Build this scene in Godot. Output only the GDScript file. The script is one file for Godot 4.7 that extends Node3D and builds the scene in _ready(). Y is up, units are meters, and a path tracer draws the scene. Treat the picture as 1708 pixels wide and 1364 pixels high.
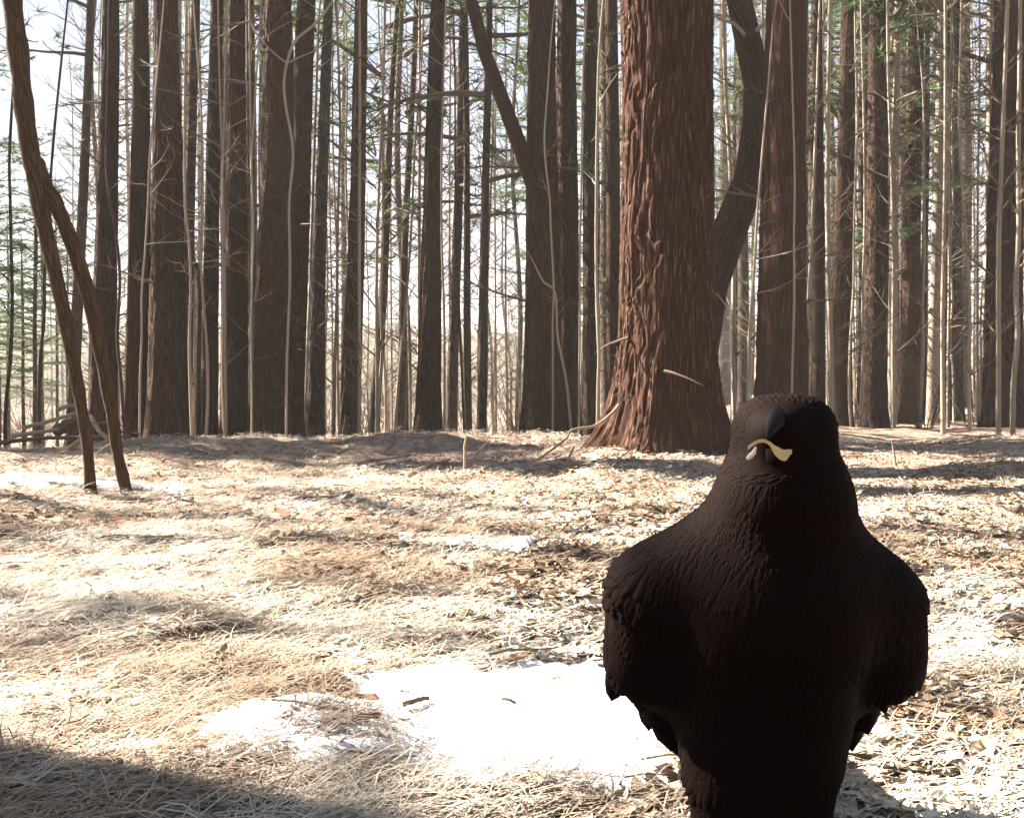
extends Node3D
# A crow in front of a low trail camera, in a leafless late-winter pine wood. x right, y up, the camera looks along -z; "f" below is metres ahead of it.

const FOCAL := 1751.0          # the photograph's focal length in its own pixels, used to turn measured widths into metres
var rng := RandomNumberGenerator.new()
var hn := FastNoiseLite.new()   # terrain swell
var hf := FastNoiseLite.new()   # fine terrain relief
var bn := FastNoiseLite.new()   # bark ridges
var taken := {}
var M := {}


# ---------------------------------------------------------------- mesh builder
class MB:
	var v := PackedVector3Array()
	var n := PackedVector3Array()
	var uv := PackedVector2Array()
	var ix := PackedInt32Array()

	func frame(d: Vector3, hint: Vector3) -> Array:
		var s := d.cross(hint)
		if s.length() < 0.01:
			s = d.cross(Vector3.RIGHT)
		s = s.normalized()
		return [s, s.cross(d).normalized()]

	# A tube along pts; rad(i, angle) gives the radius
	func tube(pts: Array, radii: Array, sides: int, vscale := 1.0, closed := true) -> void:
		var first := v.size()
		var run := 0.0
		var hint := Vector3(0.31, 0.13, 0.94)
		for i in pts.size():
			var d: Vector3 = (pts[mini(i + 1, pts.size() - 1)] - pts[maxi(i - 1, 0)]).normalized()
			var fr := frame(d, hint)
			hint = fr[1]
			if i > 0:
				run += pts[i].distance_to(pts[i - 1])
			for k in sides + 1:
				var a := TAU * k / sides
				var o: Vector3 = fr[0] * cos(a) + fr[1] * sin(a)
				v.append(pts[i] + o * float(radii[i]))
				n.append(o)
				uv.append(Vector2(float(k) / sides, run * vscale))
		for i in pts.size() - 1:
			for k in sides:
				var a := first + i * (sides + 1) + k
				var b := a + sides + 1
				ix.append_array([a, a + 1, b, a + 1, b + 1, b])
		if closed:
			for e in [0, pts.size() - 1]:
				var c := v.size()
				var d: Vector3 = (pts[1] - pts[0]).normalized() * -1.0 if e == 0 else (pts[e] - pts[e - 1]).normalized()
				v.append(pts[e] + d * float(radii[e]) * 0.4)
				n.append(d)
				uv.append(Vector2(0.5, 0))
				for k in sides:
					var a: int = first + e * (sides + 1) + k
					if e == 0:
						ix.append_array([c, a + 1, a])
					else:
						ix.append_array([c, a, a + 1])

	func tri(a: Vector3, b: Vector3, c: Vector3) -> void:
		var f := v.size()
		var nn := (c - a).cross(b - a).normalized()
		for p in [a, b, c]:
			v.append(p)
			n.append(nn)
		uv.append_array([Vector2(0, 0), Vector2(1, 0), Vector2(0.5, 1)])
		ix.append_array([f, f + 1, f + 2])

	func smooth() -> void:
		n.resize(v.size())
		n.fill(Vector3.ZERO)
		for t in range(0, ix.size(), 3):
			var a := ix[t]
			var b := ix[t + 1]
			var c := ix[t + 2]
			var w := (v[c] - v[a]).cross(v[b] - v[a])
			n[a] += w
			n[b] += w
			n[c] += w
		for i in n.size():
			n[i] = n[i].normalized() if n[i].length_squared() > 0.0 else Vector3.UP

	func mesh() -> ArrayMesh:
		var a := []
		a.resize(Mesh.ARRAY_MAX)
		a[Mesh.ARRAY_VERTEX] = v
		a[Mesh.ARRAY_NORMAL] = n
		a[Mesh.ARRAY_TEX_UV] = uv
		a[Mesh.ARRAY_INDEX] = ix
		var m := ArrayMesh.new()
		m.add_surface_from_arrays(Mesh.PRIMITIVE_TRIANGLES, a)
		return m


# ---------------------------------------------------------------- naming
func numbered(called: String) -> String:
	var k: int = taken.get(called, -1) + 1
	taken[called] = k
	return called if k == 0 else "%s_%03d" % [called, k]

func tag(o: Node, label: String, category: String, group := "", kind := "") -> void:
	if label: o.set_meta("label", label)
	if category: o.set_meta("category", category)
	if group: o.set_meta("group", group)
	if kind: o.set_meta("kind", kind)

func thing(called: String, at: Vector3, label: String, category: String, group := "") -> Node3D:
	var o := Node3D.new()
	o.name = numbered(called)
	add_child(o)
	o.position = at
	tag(o, label, category, group)
	return o

func part(called: String, m: Mesh, mat: Material, parent: Node, at := Vector3.ZERO) -> MeshInstance3D:
	var o := MeshInstance3D.new()
	o.name = called
	o.mesh = m
	o.material_override = mat
	parent.add_child(o, true)
	o.position = at
	return o

func single(called: String, m: Mesh, mat: Material, at: Vector3, label: String, category: String, group := "") -> MeshInstance3D:
	var o := part(numbered(called), m, mat, self, at)
	tag(o, label, category, group)
	return o


# ---------------------------------------------------------------- materials
func noise(freq: float, kind := FastNoiseLite.FRACTAL_FBM, oct := 4, type := FastNoiseLite.TYPE_SIMPLEX_SMOOTH, sd := 1) -> FastNoiseLite:
	var f := FastNoiseLite.new()
	f.seed = sd
	f.noise_type = type
	f.frequency = freq
	f.fractal_type = kind
	f.fractal_octaves = oct
	return f

func ntex(f: FastNoiseLite, stops: Array, colors: Array, size := 512) -> NoiseTexture2D:
	var t := NoiseTexture2D.new()
	t.width = size
	t.height = size
	t.seamless = true
	t.seamless_blend_skirt = 0.25
	t.noise = f
	if stops.size():
		var g := Gradient.new()
		g.offsets = PackedFloat32Array(stops)
		var cs := PackedColorArray()
		for c in colors:
			cs.append(Color(c[0], c[1], c[2]).linear_to_srgb())
		g.colors = cs
		t.color_ramp = g
	return t

func nnormal(f: FastNoiseLite, strength: float, size := 512) -> NoiseTexture2D:
	var t := ntex(f, [], [], size)
	t.as_normal_map = true
	t.bump_strength = strength
	return t

func mat(called: String, c: Array, rough := 0.9, spec := 0.3) -> StandardMaterial3D:
	var m := StandardMaterial3D.new()
	m.resource_name = called
	m.albedo_color = Color(c[0], c[1], c[2]).linear_to_srgb()
	m.roughness = rough
	m.metallic_specular = spec
	return m

func bark(called: String, dark: Array, mid: Array, light: Array, rep: Vector2, sd: int, strength := 14.0) -> StandardMaterial3D:
	var m := mat(called, [1, 1, 1], 0.95, 0.2)
	m.albedo_texture = ntex(noise(0.022, FastNoiseLite.FRACTAL_RIDGED, 4, FastNoiseLite.TYPE_SIMPLEX, sd), [0.0, 0.34, 0.75, 1.0], [light, mid, dark, dark])
	m.normal_enabled = true
	m.normal_texture = nnormal(noise(0.022, FastNoiseLite.FRACTAL_RIDGED, 4, FastNoiseLite.TYPE_SIMPLEX, sd), -strength)
	m.normal_scale = 1.0
	m.uv1_scale = Vector3(rep.x, rep.y, 1)
	return m

func materials() -> void:
	M.bark_big = bark("bark_big", [0.034, 0.0155, 0.0095], [0.056, 0.028, 0.018], [0.2, 0.145, 0.11], Vector2(4, 0.2), 3, 4.0)
	M.bark_dark = bark("bark_dark", [0.03, 0.0175, 0.0105], [0.053, 0.032, 0.0195], [0.092, 0.061, 0.042], Vector2(2, 0.22), 5)
	M.bark_brown = bark("bark_brown", [0.03, 0.018, 0.012], [0.053, 0.034, 0.023], [0.095, 0.068, 0.05], Vector2(2, 0.25), 8)
	M.bark_grey = bark("bark_grey", [0.04, 0.03, 0.023], [0.072, 0.057, 0.044], [0.12, 0.1, 0.08], Vector2(1, 0.3), 11, 9.0)
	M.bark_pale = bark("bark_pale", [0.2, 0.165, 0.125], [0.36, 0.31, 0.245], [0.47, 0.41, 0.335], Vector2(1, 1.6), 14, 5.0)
	M.limb = bark("limb_bark", [0.045, 0.028, 0.017], [0.078, 0.05, 0.031], [0.13, 0.09, 0.06], Vector2(1, 0.4), 17, 6.0)
	M.twig = mat("twig_bark", [0.12, 0.092, 0.066])
	M.needle = mat("pine_needle", [0.045, 0.07, 0.036], 0.7)
	M.needle.backlight_enabled = true
	M.needle.backlight = Color(0.06, 0.11, 0.03).linear_to_srgb()
	M.needle_b = mat("hemlock_needle", [0.05, 0.082, 0.045], 0.7)
	M.needle_b.backlight_enabled = true
	M.needle_b.backlight = Color(0.07, 0.13, 0.04).linear_to_srgb()
	var g := mat("forest_floor", [1, 1, 1], 0.97, 0.2)
	g.albedo_texture = ntex(noise(0.012, FastNoiseLite.FRACTAL_FBM, 6, FastNoiseLite.TYPE_SIMPLEX_SMOOTH, 21), [0.0, 0.4, 0.6, 1.0], [[0.11, 0.072, 0.05], [0.22, 0.16, 0.118], [0.31, 0.238, 0.182], [0.4, 0.325, 0.255]], 1024)
	g.normal_enabled = true
	g.normal_texture = nnormal(noise(0.03, FastNoiseLite.FRACTAL_RIDGED, 5, FastNoiseLite.TYPE_SIMPLEX, 23), 10.0, 1024)
	g.uv1_triplanar = true
	g.uv1_world_triplanar = true
	g.uv1_scale = Vector3(0.8, 0.8, 0.8)
	M.ground = g
	M.far_wood = mat("far_wood", [1, 1, 1], 1.0, 0.1)
	M.far_wood.albedo_texture = ntex(noise(0.03, FastNoiseLite.FRACTAL_FBM, 5, FastNoiseLite.TYPE_SIMPLEX, 41), [0.0, 0.45, 0.6, 1.0], [[0.045, 0.05, 0.03], [0.075, 0.075, 0.045], [0.11, 0.095, 0.065], [0.15, 0.125, 0.09]])
	M.far_wood.uv1_triplanar = true
	M.far_wood.uv1_world_triplanar = true
	M.far_wood.uv1_scale = Vector3(0.06, 0.03, 0.06)
	M.snow = mat("snow", [0.82, 0.83, 0.85], 0.75)
	M.snow.normal_enabled = true
	M.snow.normal_texture = nnormal(noise(0.04, FastNoiseLite.FRACTAL_FBM, 5, FastNoiseLite.TYPE_SIMPLEX, 27), 3.0)
	M.snow.uv1_triplanar = true
	M.snow.uv1_scale = Vector3(4, 4, 4)
	M.leaf_any = mat("leaf_litter", [1, 1, 1], 0.8, 0.35)
	M.leaf_any.vertex_color_use_as_albedo = true
	M.leaves = []
	for c in [[0.42, 0.3, 0.19], [0.33, 0.2, 0.11], [0.5, 0.38, 0.26], [0.25, 0.14, 0.075], [0.4, 0.33, 0.24]]:
		M.leaves.append(mat("dead_leaf", c, 0.75, 0.35))
	M.rust_leaf = mat("rust_leaf", [0.16, 0.075, 0.036], 0.75, 0.35)
	M.green_leaf = mat("green_leaf", [0.13, 0.17, 0.05], 0.7, 0.35)
	M.stone = mat("stone", [0.13, 0.115, 0.1], 0.9)
	M.stick = bark("stick_bark", [0.2, 0.15, 0.105], [0.36, 0.28, 0.205], [0.48, 0.395, 0.3], Vector2(1, 3.0), 31, 5.0)
	M.stick_dark = bark("stick_dark", [0.09, 0.066, 0.045], [0.15, 0.115, 0.08], [0.22, 0.17, 0.125], Vector2(1, 3.0), 33, 5.0)
	M.crow = mat("crow_feather", [0.0078, 0.0039, 0.0034], 0.78, 0.14)
	M.crow_quill = mat("crow_flight_feather", [0.0074, 0.0038, 0.0034], 0.75, 0.14)
	M.beak = mat("crow_beak", [0.004, 0.003, 0.003], 0.45, 0.15)
	M.mouth = mat("crow_mouth", [0.12, 0.03, 0.03], 0.6)
	M.eye = mat("crow_eye", [0.004, 0.003, 0.003], 0.1, 0.35)
	M.leg = mat("crow_leg", [0.02, 0.018, 0.018], 0.5)
	M.scrap = mat("food_scrap", [0.62, 0.47, 0.24], 0.6, 0.4)
	M.scrap_white = mat("food_scrap_white", [0.75, 0.72, 0.64], 0.6, 0.4)


# ---------------------------------------------------------------- terrain
func ss(a: float, b: float, x: float) -> float:
	var t := clampf((x - a) / (b - a), 0.0, 1.0)
	return t * t * (3.0 - 2.0 * t)

const BIG := Vector2(0.86, 5.75)   # the big tree's foot (x, f)

func ground_at(x: float, f: float) -> float:
	var side := x / maxf(f, 1.0)
	var open := 1.0 - ss(0.08, 0.28, side)          # the ground falls away behind the first trees, less so on the right
	var h := -open * maxf(0.0, minf(f, 62.0) - 9.0) * 0.041
	h += open * maxf(0.0, minf(f, 170.0) - 62.0) * 0.045
	h += (1.0 - open) * maxf(0.0, minf(f, 130.0) - 26.0) * 0.06
	h -= ss(-0.36, -0.46, side) * ss(6.0, 10.0, f) * 0.2
	var d := Vector2(x, f).distance_to(BIG)
	h += 0.13 * exp(-pow(d / 0.75, 2.2))            # soil heaped round the big tree
	h += 0.10 * exp(-pow((x + 1.0) / 2.6, 2.0) - pow((f - 7.4) / 1.0, 2.0))
	h += hn.get_noise_2d(x, f) * 0.075 * ss(0.6, 2.5, f) * (1.0 + minf(f, 60.0) * 0.03)
	h += hf.get_noise_2d(x, f) * 0.024
	return h

func build_hill() -> void:       # the wooded rise across the low ground, too far to tell its trees apart
	var b := MB.new()
	var nx := 260
	var nf := 60
	for j in nf + 1:
		for i in nx + 1:
			var x := lerpf(-190.0, 60.0, float(i) / nx)
			var f := lerpf(88.0, 240.0, float(j) / nf)
			var rise := ss(88.0, 150.0, f) * (1.0 - ss(5.0, 50.0, x))
			var y := ground_at(x, f) - 0.4 + rise * (7.5 + 2.0 * hn.get_noise_2d(x * 0.03, 3.0)) + rise * 1.8 * absf(hn.get_noise_2d(x * 0.9, f * 0.5)) + rise * 1.2 * hf.get_noise_2d(x * 0.4, f * 0.2)
			b.v.append(Vector3(x, y, -f))
			b.uv.append(Vector2(x, f))
	for j in nf:
		for i in nx:
			var a := j * (nx + 1) + i
			b.ix.append_array([a, a + nx + 1, a + 1, a + 1, a + nx + 1, a + nx + 2])
	b.smooth()
	tag(part("hill", b.mesh(), M.far_wood, self), "hazy wooded rise far beyond the pines", "", "", "structure")

func gpos(x: float, f: float, lift := 0.0) -> Vector3:
	return Vector3(x, ground_at(x, f) + lift, -f)

func across(px: float, f: float) -> float:
	return (px - 854.0) / FOCAL * f

func build_ground() -> void:
	var xs := PackedFloat32Array()
	var fs := PackedFloat32Array()
	for i in 401:
		xs.append(0.45 * sinh(7.2 * (i / 200.0 - 1.0)))
	for i in 401:
		fs.append(1.9 + 0.5 * sinh(lerpf(-4.4, 7.3, i / 400.0)))
	var b := MB.new()
	for f in fs:
		for x in xs:
			b.v.append(gpos(x, f))
			b.uv.append(Vector2(x, f))
	for j in 400:
		for i in 400:
			var a := j * 401 + i
			b.ix.append_array([a, a + 401, a + 1, a + 1, a + 401, a + 402])
	b.smooth()
	var o := part("ground", b.mesh(), M.ground, self)
	tag(o, "brown needle and leaf covered forest floor", "", "", "structure")


# ---------------------------------------------------------------- trees
# One trunk from the ground up: a centre line with a lean and a little sway, a flared foot and real bark ridges.
func trunk_mesh(r0: float, r1: float, h1: float, height: float, lean: Vector2, sides: int, segs: int, flare: float, ridge: float, sd: float, sway := 0.0) -> ArrayMesh:
	var b := MB.new()
	var k := log(maxf(r1, 0.004) / r0) / h1
	for i in segs + 1:
		var t := pow(float(i) / segs, 1.6)
		var y := -0.25 + t * (height + 0.25)
		var yy := maxf(y, 0.0)
		var r := maxf(r0 * exp(k * yy), r0 * 0.12) * (1.0 - 0.75 * ss(0.75, 1.0, t))
		r *= 1.0 + flare * exp(-yy / (r0 * 1.5))
		var c := center(yy, lean, sway, sd)
		c.y = y
		for s in sides + 1:
			var a := TAU * (s % sides) / sides
			var q := Vector3(cos(a), 0, sin(a))
			var rr := r
			if flare > 0.0:
				rr *= 1.0 + flare * 0.55 * exp(-yy / (r0 * 1.2)) * sin(a * 5.0 + sd) * 0.5
			if ridge > 0.0:
				var w := bn.get_noise_3d(q.x * r0 * 26.0 + sd * 7.0, y * 1.3, q.z * r0 * 26.0)
				rr += ridge * (1.0 - 2.2 * absf(w)) + ridge * 0.8 * hn.get_noise_3d(q.x * 2.0, y * 1.6 + sd * 9.0, q.z * 2.0)
			b.v.append(c + q * rr)
			b.uv.append(Vector2(float(s) / sides, y))
	for i in segs:
		for s in sides:
			var a := i * (sides + 1) + s
			b.ix.append_array([a, a + 1, a + sides + 1, a + 1, a + sides + 2, a + sides + 1])
	b.smooth()
	for i in segs + 1:                       # no seam where the bark closes
		var a := i * (sides + 1)
		var m := (b.n[a] + b.n[a + sides]).normalized()
		b.n[a] = m
		b.n[a + sides] = m
	return b.mesh()

func center(y: float, lean: Vector2, sway: float, sd: float) -> Vector3:
	return Vector3(lean.x * y + sway * sin(y * 1.1 + sd * 3.0) * minf(y, 2.0), y, lean.y * y + sway * cos(y * 0.9 + sd) * minf(y, 2.0))

# A bare branch with side twigs, from the origin along dir
func branch_into(b: MB, from: Vector3, dir: Vector3, length: float, r: float, twigs: int, bend := 0.0, sides := 5) -> PackedVector3Array:
	var pts := [from]
	var rad := [r]
	var d := dir.normalized()
	var p := from
	var n := 6
	for i in n:
		d = (d + Vector3(rng.randf_range(-0.16, 0.16), bend / n + rng.randf_range(-0.1, 0.1), rng.randf_range(-0.16, 0.16))).normalized()
		p += d * length / n
		pts.append(p)
		rad.append(r * (1.0 - 0.85 * (i + 1.0) / n))
	b.tube(pts, rad, sides, 1.0)
	for t in twigs:
		var i := rng.randi_range(1, n - 1)
		var q: Vector3 = pts[i].lerp(pts[i + 1], rng.randf())
		var dd: Vector3 = (pts[i + 1] - pts[i]).normalized()
		var side := dd.cross(Vector3.UP).normalized() * (1.0 if t % 2 else -1.0)
		var td := (dd * 0.7 + side * rng.randf_range(0.3, 0.9) + Vector3.UP * rng.randf_range(-0.3, 0.5)).normalized()
		var tl := length * rng.randf_range(0.15, 0.4)
		var mid := q + td * tl * 0.5 + Vector3(0, rng.randf_range(-0.05, 0.05) * tl, 0)
		b.tube([q, mid, q + td * tl + Vector3(0, rng.randf_range(-0.1, 0.15) * tl, 0)], [r * 0.45, r * 0.3, r * 0.1], 3, 1.0, false)
	return PackedVector3Array(pts)

# Needle tufts along a branch line
func tufts(b: MB, pts: PackedVector3Array, count: int, size: float, blade: float, flat: float) -> void:
	for t in count:
		var u := sqrt(rng.randf_range(0.05, 1.0)) * (pts.size() - 1.001)
		var p := pts[int(u)].lerp(pts[int(u) + 1], u - int(u))
		p += Vector3(rng.randfn(), rng.randfn() * flat, rng.randfn()) * size * 1.6
		for k in 12:
			var d := Vector3(rng.randfn(), rng.randfn() * maxf(flat, 0.35) + 0.2, rng.randfn()).normalized()
			var s := d.cross(Vector3(rng.randfn(), rng.randfn(), rng.randfn())).normalized() * blade
			var l := size * rng.randf_range(0.6, 1.2)
			b.tri(p - s, p + s, p + d * l)

# The live crown of a pine: whorls of branches from y0 to y1
func crown_meshes(y0: float, y1: float, reach: float, per_m: float, size: float, flat: float, density := 1.0) -> Array:
	var wood := MB.new()
	var green := MB.new()
	var y := y0
	while y < y1:
		var t := (y - y0) / (y1 - y0)
		var len_ := reach * (0.35 + 0.65 * sin(PI * clampf(0.25 + t * 0.75, 0, 1))) * rng.randf_range(0.6, 1.1)
		var a := rng.randf() * TAU
		var d := Vector3(cos(a), 0.15 + 0.4 * t, sin(a))
		var pts := branch_into(wood, Vector3(0, y, 0), d, len_, 0.012 + 0.012 * len_, 5, -0.25)
		tufts(green, pts, int(len_ * 22.0 * density), size, size * 0.055, flat)
		y += rng.randf_range(0.5, 1.5) / per_m
	return [wood.mesh(), green.mesh()]

var crowns := []        # [branches, needles] for the tall pines, at trunk-top coordinates
var far_kinds := []     # parts of the far trees

func dead_branches(y0: float, y1: float, count: int, reach: float, up: float) -> ArrayMesh:
	var b := MB.new()
	for i in count:
		var a := rng.randf() * TAU
		var y := rng.randf_range(y0, y1)
		branch_into(b, Vector3(0, y, 0), Vector3(cos(a), up + rng.randf_range(-0.25, 0.35), sin(a)), reach * rng.randf_range(0.4, 1.2), 0.007 + reach * 0.006, 5, 0.1, 4)
	return b.mesh()

# A standing tree with its foot at (px, f); widths in photograph pixels at the foot and at the top edge of the picture
func tree(called: String, label: String, px: float, f: float, wb: float, px_top: float, wt: float, material: String, o := {}) -> Node3D:
	var x := across(px, f)
	var t := thing(called, gpos(x, f), label, "tree", o.get("group", "pines and saplings of the first rows"))
	var h1 := 0.42 + 655.0 / FOCAL * f - t.position.y
	var r0 := wb / 2.0 * f / FOCAL
	var r1 := wt / 2.0 * f / FOCAL
	var lean := Vector2((across(px_top, f) - x) / h1, o.get("lean_z", rng.randf_range(-0.02, 0.02)))
	var height: float = o.get("height", 16.0)
	var sd := rng.randf() * 10.0
	var fine: bool = wb > 26.0
	t.set_meta("lean", lean)
	var sway: float = o.get("sway", 0.004)
	part("trunk", trunk_mesh(r0, r1, h1, height, lean, 44 if fine else 14, 150 if fine else 44, o.get("flare", 0.25), r0 * 0.07 if fine else 0.0, sd, sway), M[material], t)
	for k in int(o.get("dead", 7)):
		var b := MB.new()
		var y := rng.randf_range(0.9, h1 * 1.15)
		var a := rng.randf() * TAU
		var d := Vector3(cos(a), rng.randf_range(-0.25, 0.35), sin(a))
		branch_into(b, Vector3.ZERO, d, rng.randf_range(0.3, 1.1), clampf(r0 * 0.1, 0.006, 0.016), 5, 0.1, 5)
		part("branch", b.mesh(), M.twig, t, center(y, lean, sway, sd))
	if height > 9.0:
		var c: Array = crowns[rng.randi() % crowns.size()]
		var top := center(height - 7.5, lean, sway, sd)
		var w := part("crown", c[1], M.needle, t, top)
		w.rotation.y = rng.randf() * TAU
		var s := rng.randf_range(0.75, 1.0)
		w.scale = Vector3(s, 1, s)
		part("limbs", c[0], M.twig, w).set_meta("kind", "stuff")
	t.set_meta("r0", r0)
	return t

# A bent young stem given by measured points (px, py) at one distance
func sapling(label: String, f: float, pts: Array, w0: float, w1: float, material: String, o := {}) -> Node3D:
	var x0 := across(pts[0][0], f)
	var base := gpos(x0, f)
	var t := thing(o.get("called", "sapling"), base, label, o.get("category", "sapling"), o.get("group", "thin stems between the pines"))
	var line := [Vector3(0, -0.05, 0)]
	var wander := 0.0
	for i in range(1, pts.size()):
		wander += rng.randf_range(-0.05, 0.05)
		var even: float = lerpf(pts[0][0], pts[-1][0], (pts[0][1] - pts[i][1]) / float(pts[0][1] - pts[-1][1]))
		var at_px: float = pts[i][0] if o.get("hook", false) or o.get("arch", false) else lerpf(even, pts[i][0], 0.5)
		line.append(Vector3(across(at_px, f) - x0, 0.42 + (655.0 - pts[i][1]) / FOCAL * f - base.y, wander))
	if not o.get("hook", false):
		for i in 3:
			var up: Vector3 = (line[-1] - line[-2]).normalized()
			line.append(line[-1] + (up + Vector3(rng.randf_range(-0.12, 0.12), 0.6, rng.randf_range(-0.12, 0.12))).normalized() * rng.randf_range(0.9, 1.5))
	var fine := []
	var rad := []
	for i in line.size() - 1:
		var a: Vector3 = line[maxi(i - 1, 0)]
		var d: Vector3 = line[mini(i + 2, line.size() - 1)]
		for k in 6:
			fine.append(line[i].cubic_interpolate(line[i + 1], a, d, k / 6.0))
	fine.append(line[-1])
	for i in fine.size():
		rad.append(lerpf(w0, w1, minf(1.0, float(i) / (pts.size() * 6.0))) * (1.0 - 0.9 * ss(0.6, 1.0, float(i) / fine.size())) / 2.0 * 0.75 * f / FOCAL * rng.randf_range(0.93, 1.07))
	var b := MB.new()
	b.tube(fine, rad, 10, 1.0)
	part("stem", b.mesh(), M[material], t)
	for k in int(o.get("twigs", 6)):
		var tb := MB.new()
		var p: Vector3 = fine[rng.randi_range(fine.size() / 4, fine.size() - 3)]
		var a := rng.randf() * TAU
		branch_into(tb, Vector3.ZERO, Vector3(cos(a), rng.randf_range(0.0, 0.9), sin(a)), rng.randf_range(0.2, 0.6), maxf(0.003, w1 * 0.25 * f / FOCAL), 4, 0.2, 4)
		part("branch", tb.mesh(), M[material], t, p)
	return t

func build_big_tree() -> void:
	var t := thing("big_pine", gpos(BIG.x, BIG.y), "massive reddish brown pine with furrowed bark, the widest trunk, behind the crow", "tree")
	t.position.y -= 0.1
	var b := MB.new()
	var sides := 260
	var segs := 420
	var height := 17.0
	for i in segs + 1:
		var u := float(i) / segs
		var y := lerpf(-0.3, 4.0, u / 0.86) if u < 0.86 else lerpf(4.0, height, (u - 0.86) / 0.14)
		var yy := maxf(y, 0.0)
		var r := 0.258 * exp(-yy * 0.014) * (1.0 - 0.7 * ss(12.0, height, yy))
		var foot := exp(-yy / 0.24)
		for s in sides + 1:
			var a := TAU * (s % sides) / sides
			var q := Vector3(cos(a), 0, sin(a))
			var rr := r * (1.0 + foot * (0.5 + 0.75 * pow(maxf(0.0, -q.x), 1.5) + 0.26 * sin(a * 4.0 + 0.6) + 0.12 * sin(a * 7.0)))
			# plates of bark: long ridges that join and part, with furrows between
			var wob := hn.get_noise_3d(q.x * 1.3, y * 2.0, q.z * 1.3 + 31.0) * 1.5
			var w := bn.get_noise_3d(q.x * 4.6 + wob, y * 0.8, q.z * 4.6 + wob)
			var w2 := bn.get_noise_3d(q.x * 13.0 + 40.0, y * 1.9, q.z * 13.0)
			var plate := ss(0.03, 0.3, absf(w)) * 0.75 + ss(0.02, 0.3, absf(w2)) * 0.25
			rr += 0.026 * plate * (0.7 + 0.5 * hn.get_noise_3d(q.x * 3.0, y * 1.2, q.z * 3.0)) - 0.018 + 0.004 * bn.get_noise_3d(q.x * 40.0, y * 22.0, q.z * 40.0)
			b.v.append(Vector3(q.x * rr - 0.006 * yy, y, q.z * rr))
			b.uv.append(Vector2(float(s) / sides, y))
	for i in segs:
		for s in sides:
			var a := i * (sides + 1) + s
			b.ix.append_array([a, a + 1, a + sides + 1, a + 1, a + sides + 2, a + sides + 1])
	b.smooth()
	part("trunk", b.mesh(), M.bark_big, t)
	var stub := MB.new()
	branch_into(stub, Vector3.ZERO, Vector3(0.75, -0.1, 0.5), 0.22, 0.008, 0, 0.0, 6)
	part("branch_stub", stub.mesh(), M.stick, t, Vector3(-0.07, 0.52, 0.3))
	var s2 := MB.new()
	branch_into(s2, Vector3.ZERO, Vector3(-0.9, -0.25, 0.25), 0.2, 0.007, 1, -0.2, 6)
	part("branch_stub", s2.mesh(), M.stick, t, Vector3(-0.24, 0.7, 0.12))
	var c: Array = crowns[1]
	var w := part("crown", c[1], M.needle, t, Vector3(-0.1, 9.5, 0))
	part("limbs", c[0], M.twig, w).set_meta("kind", "stuff")


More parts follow.
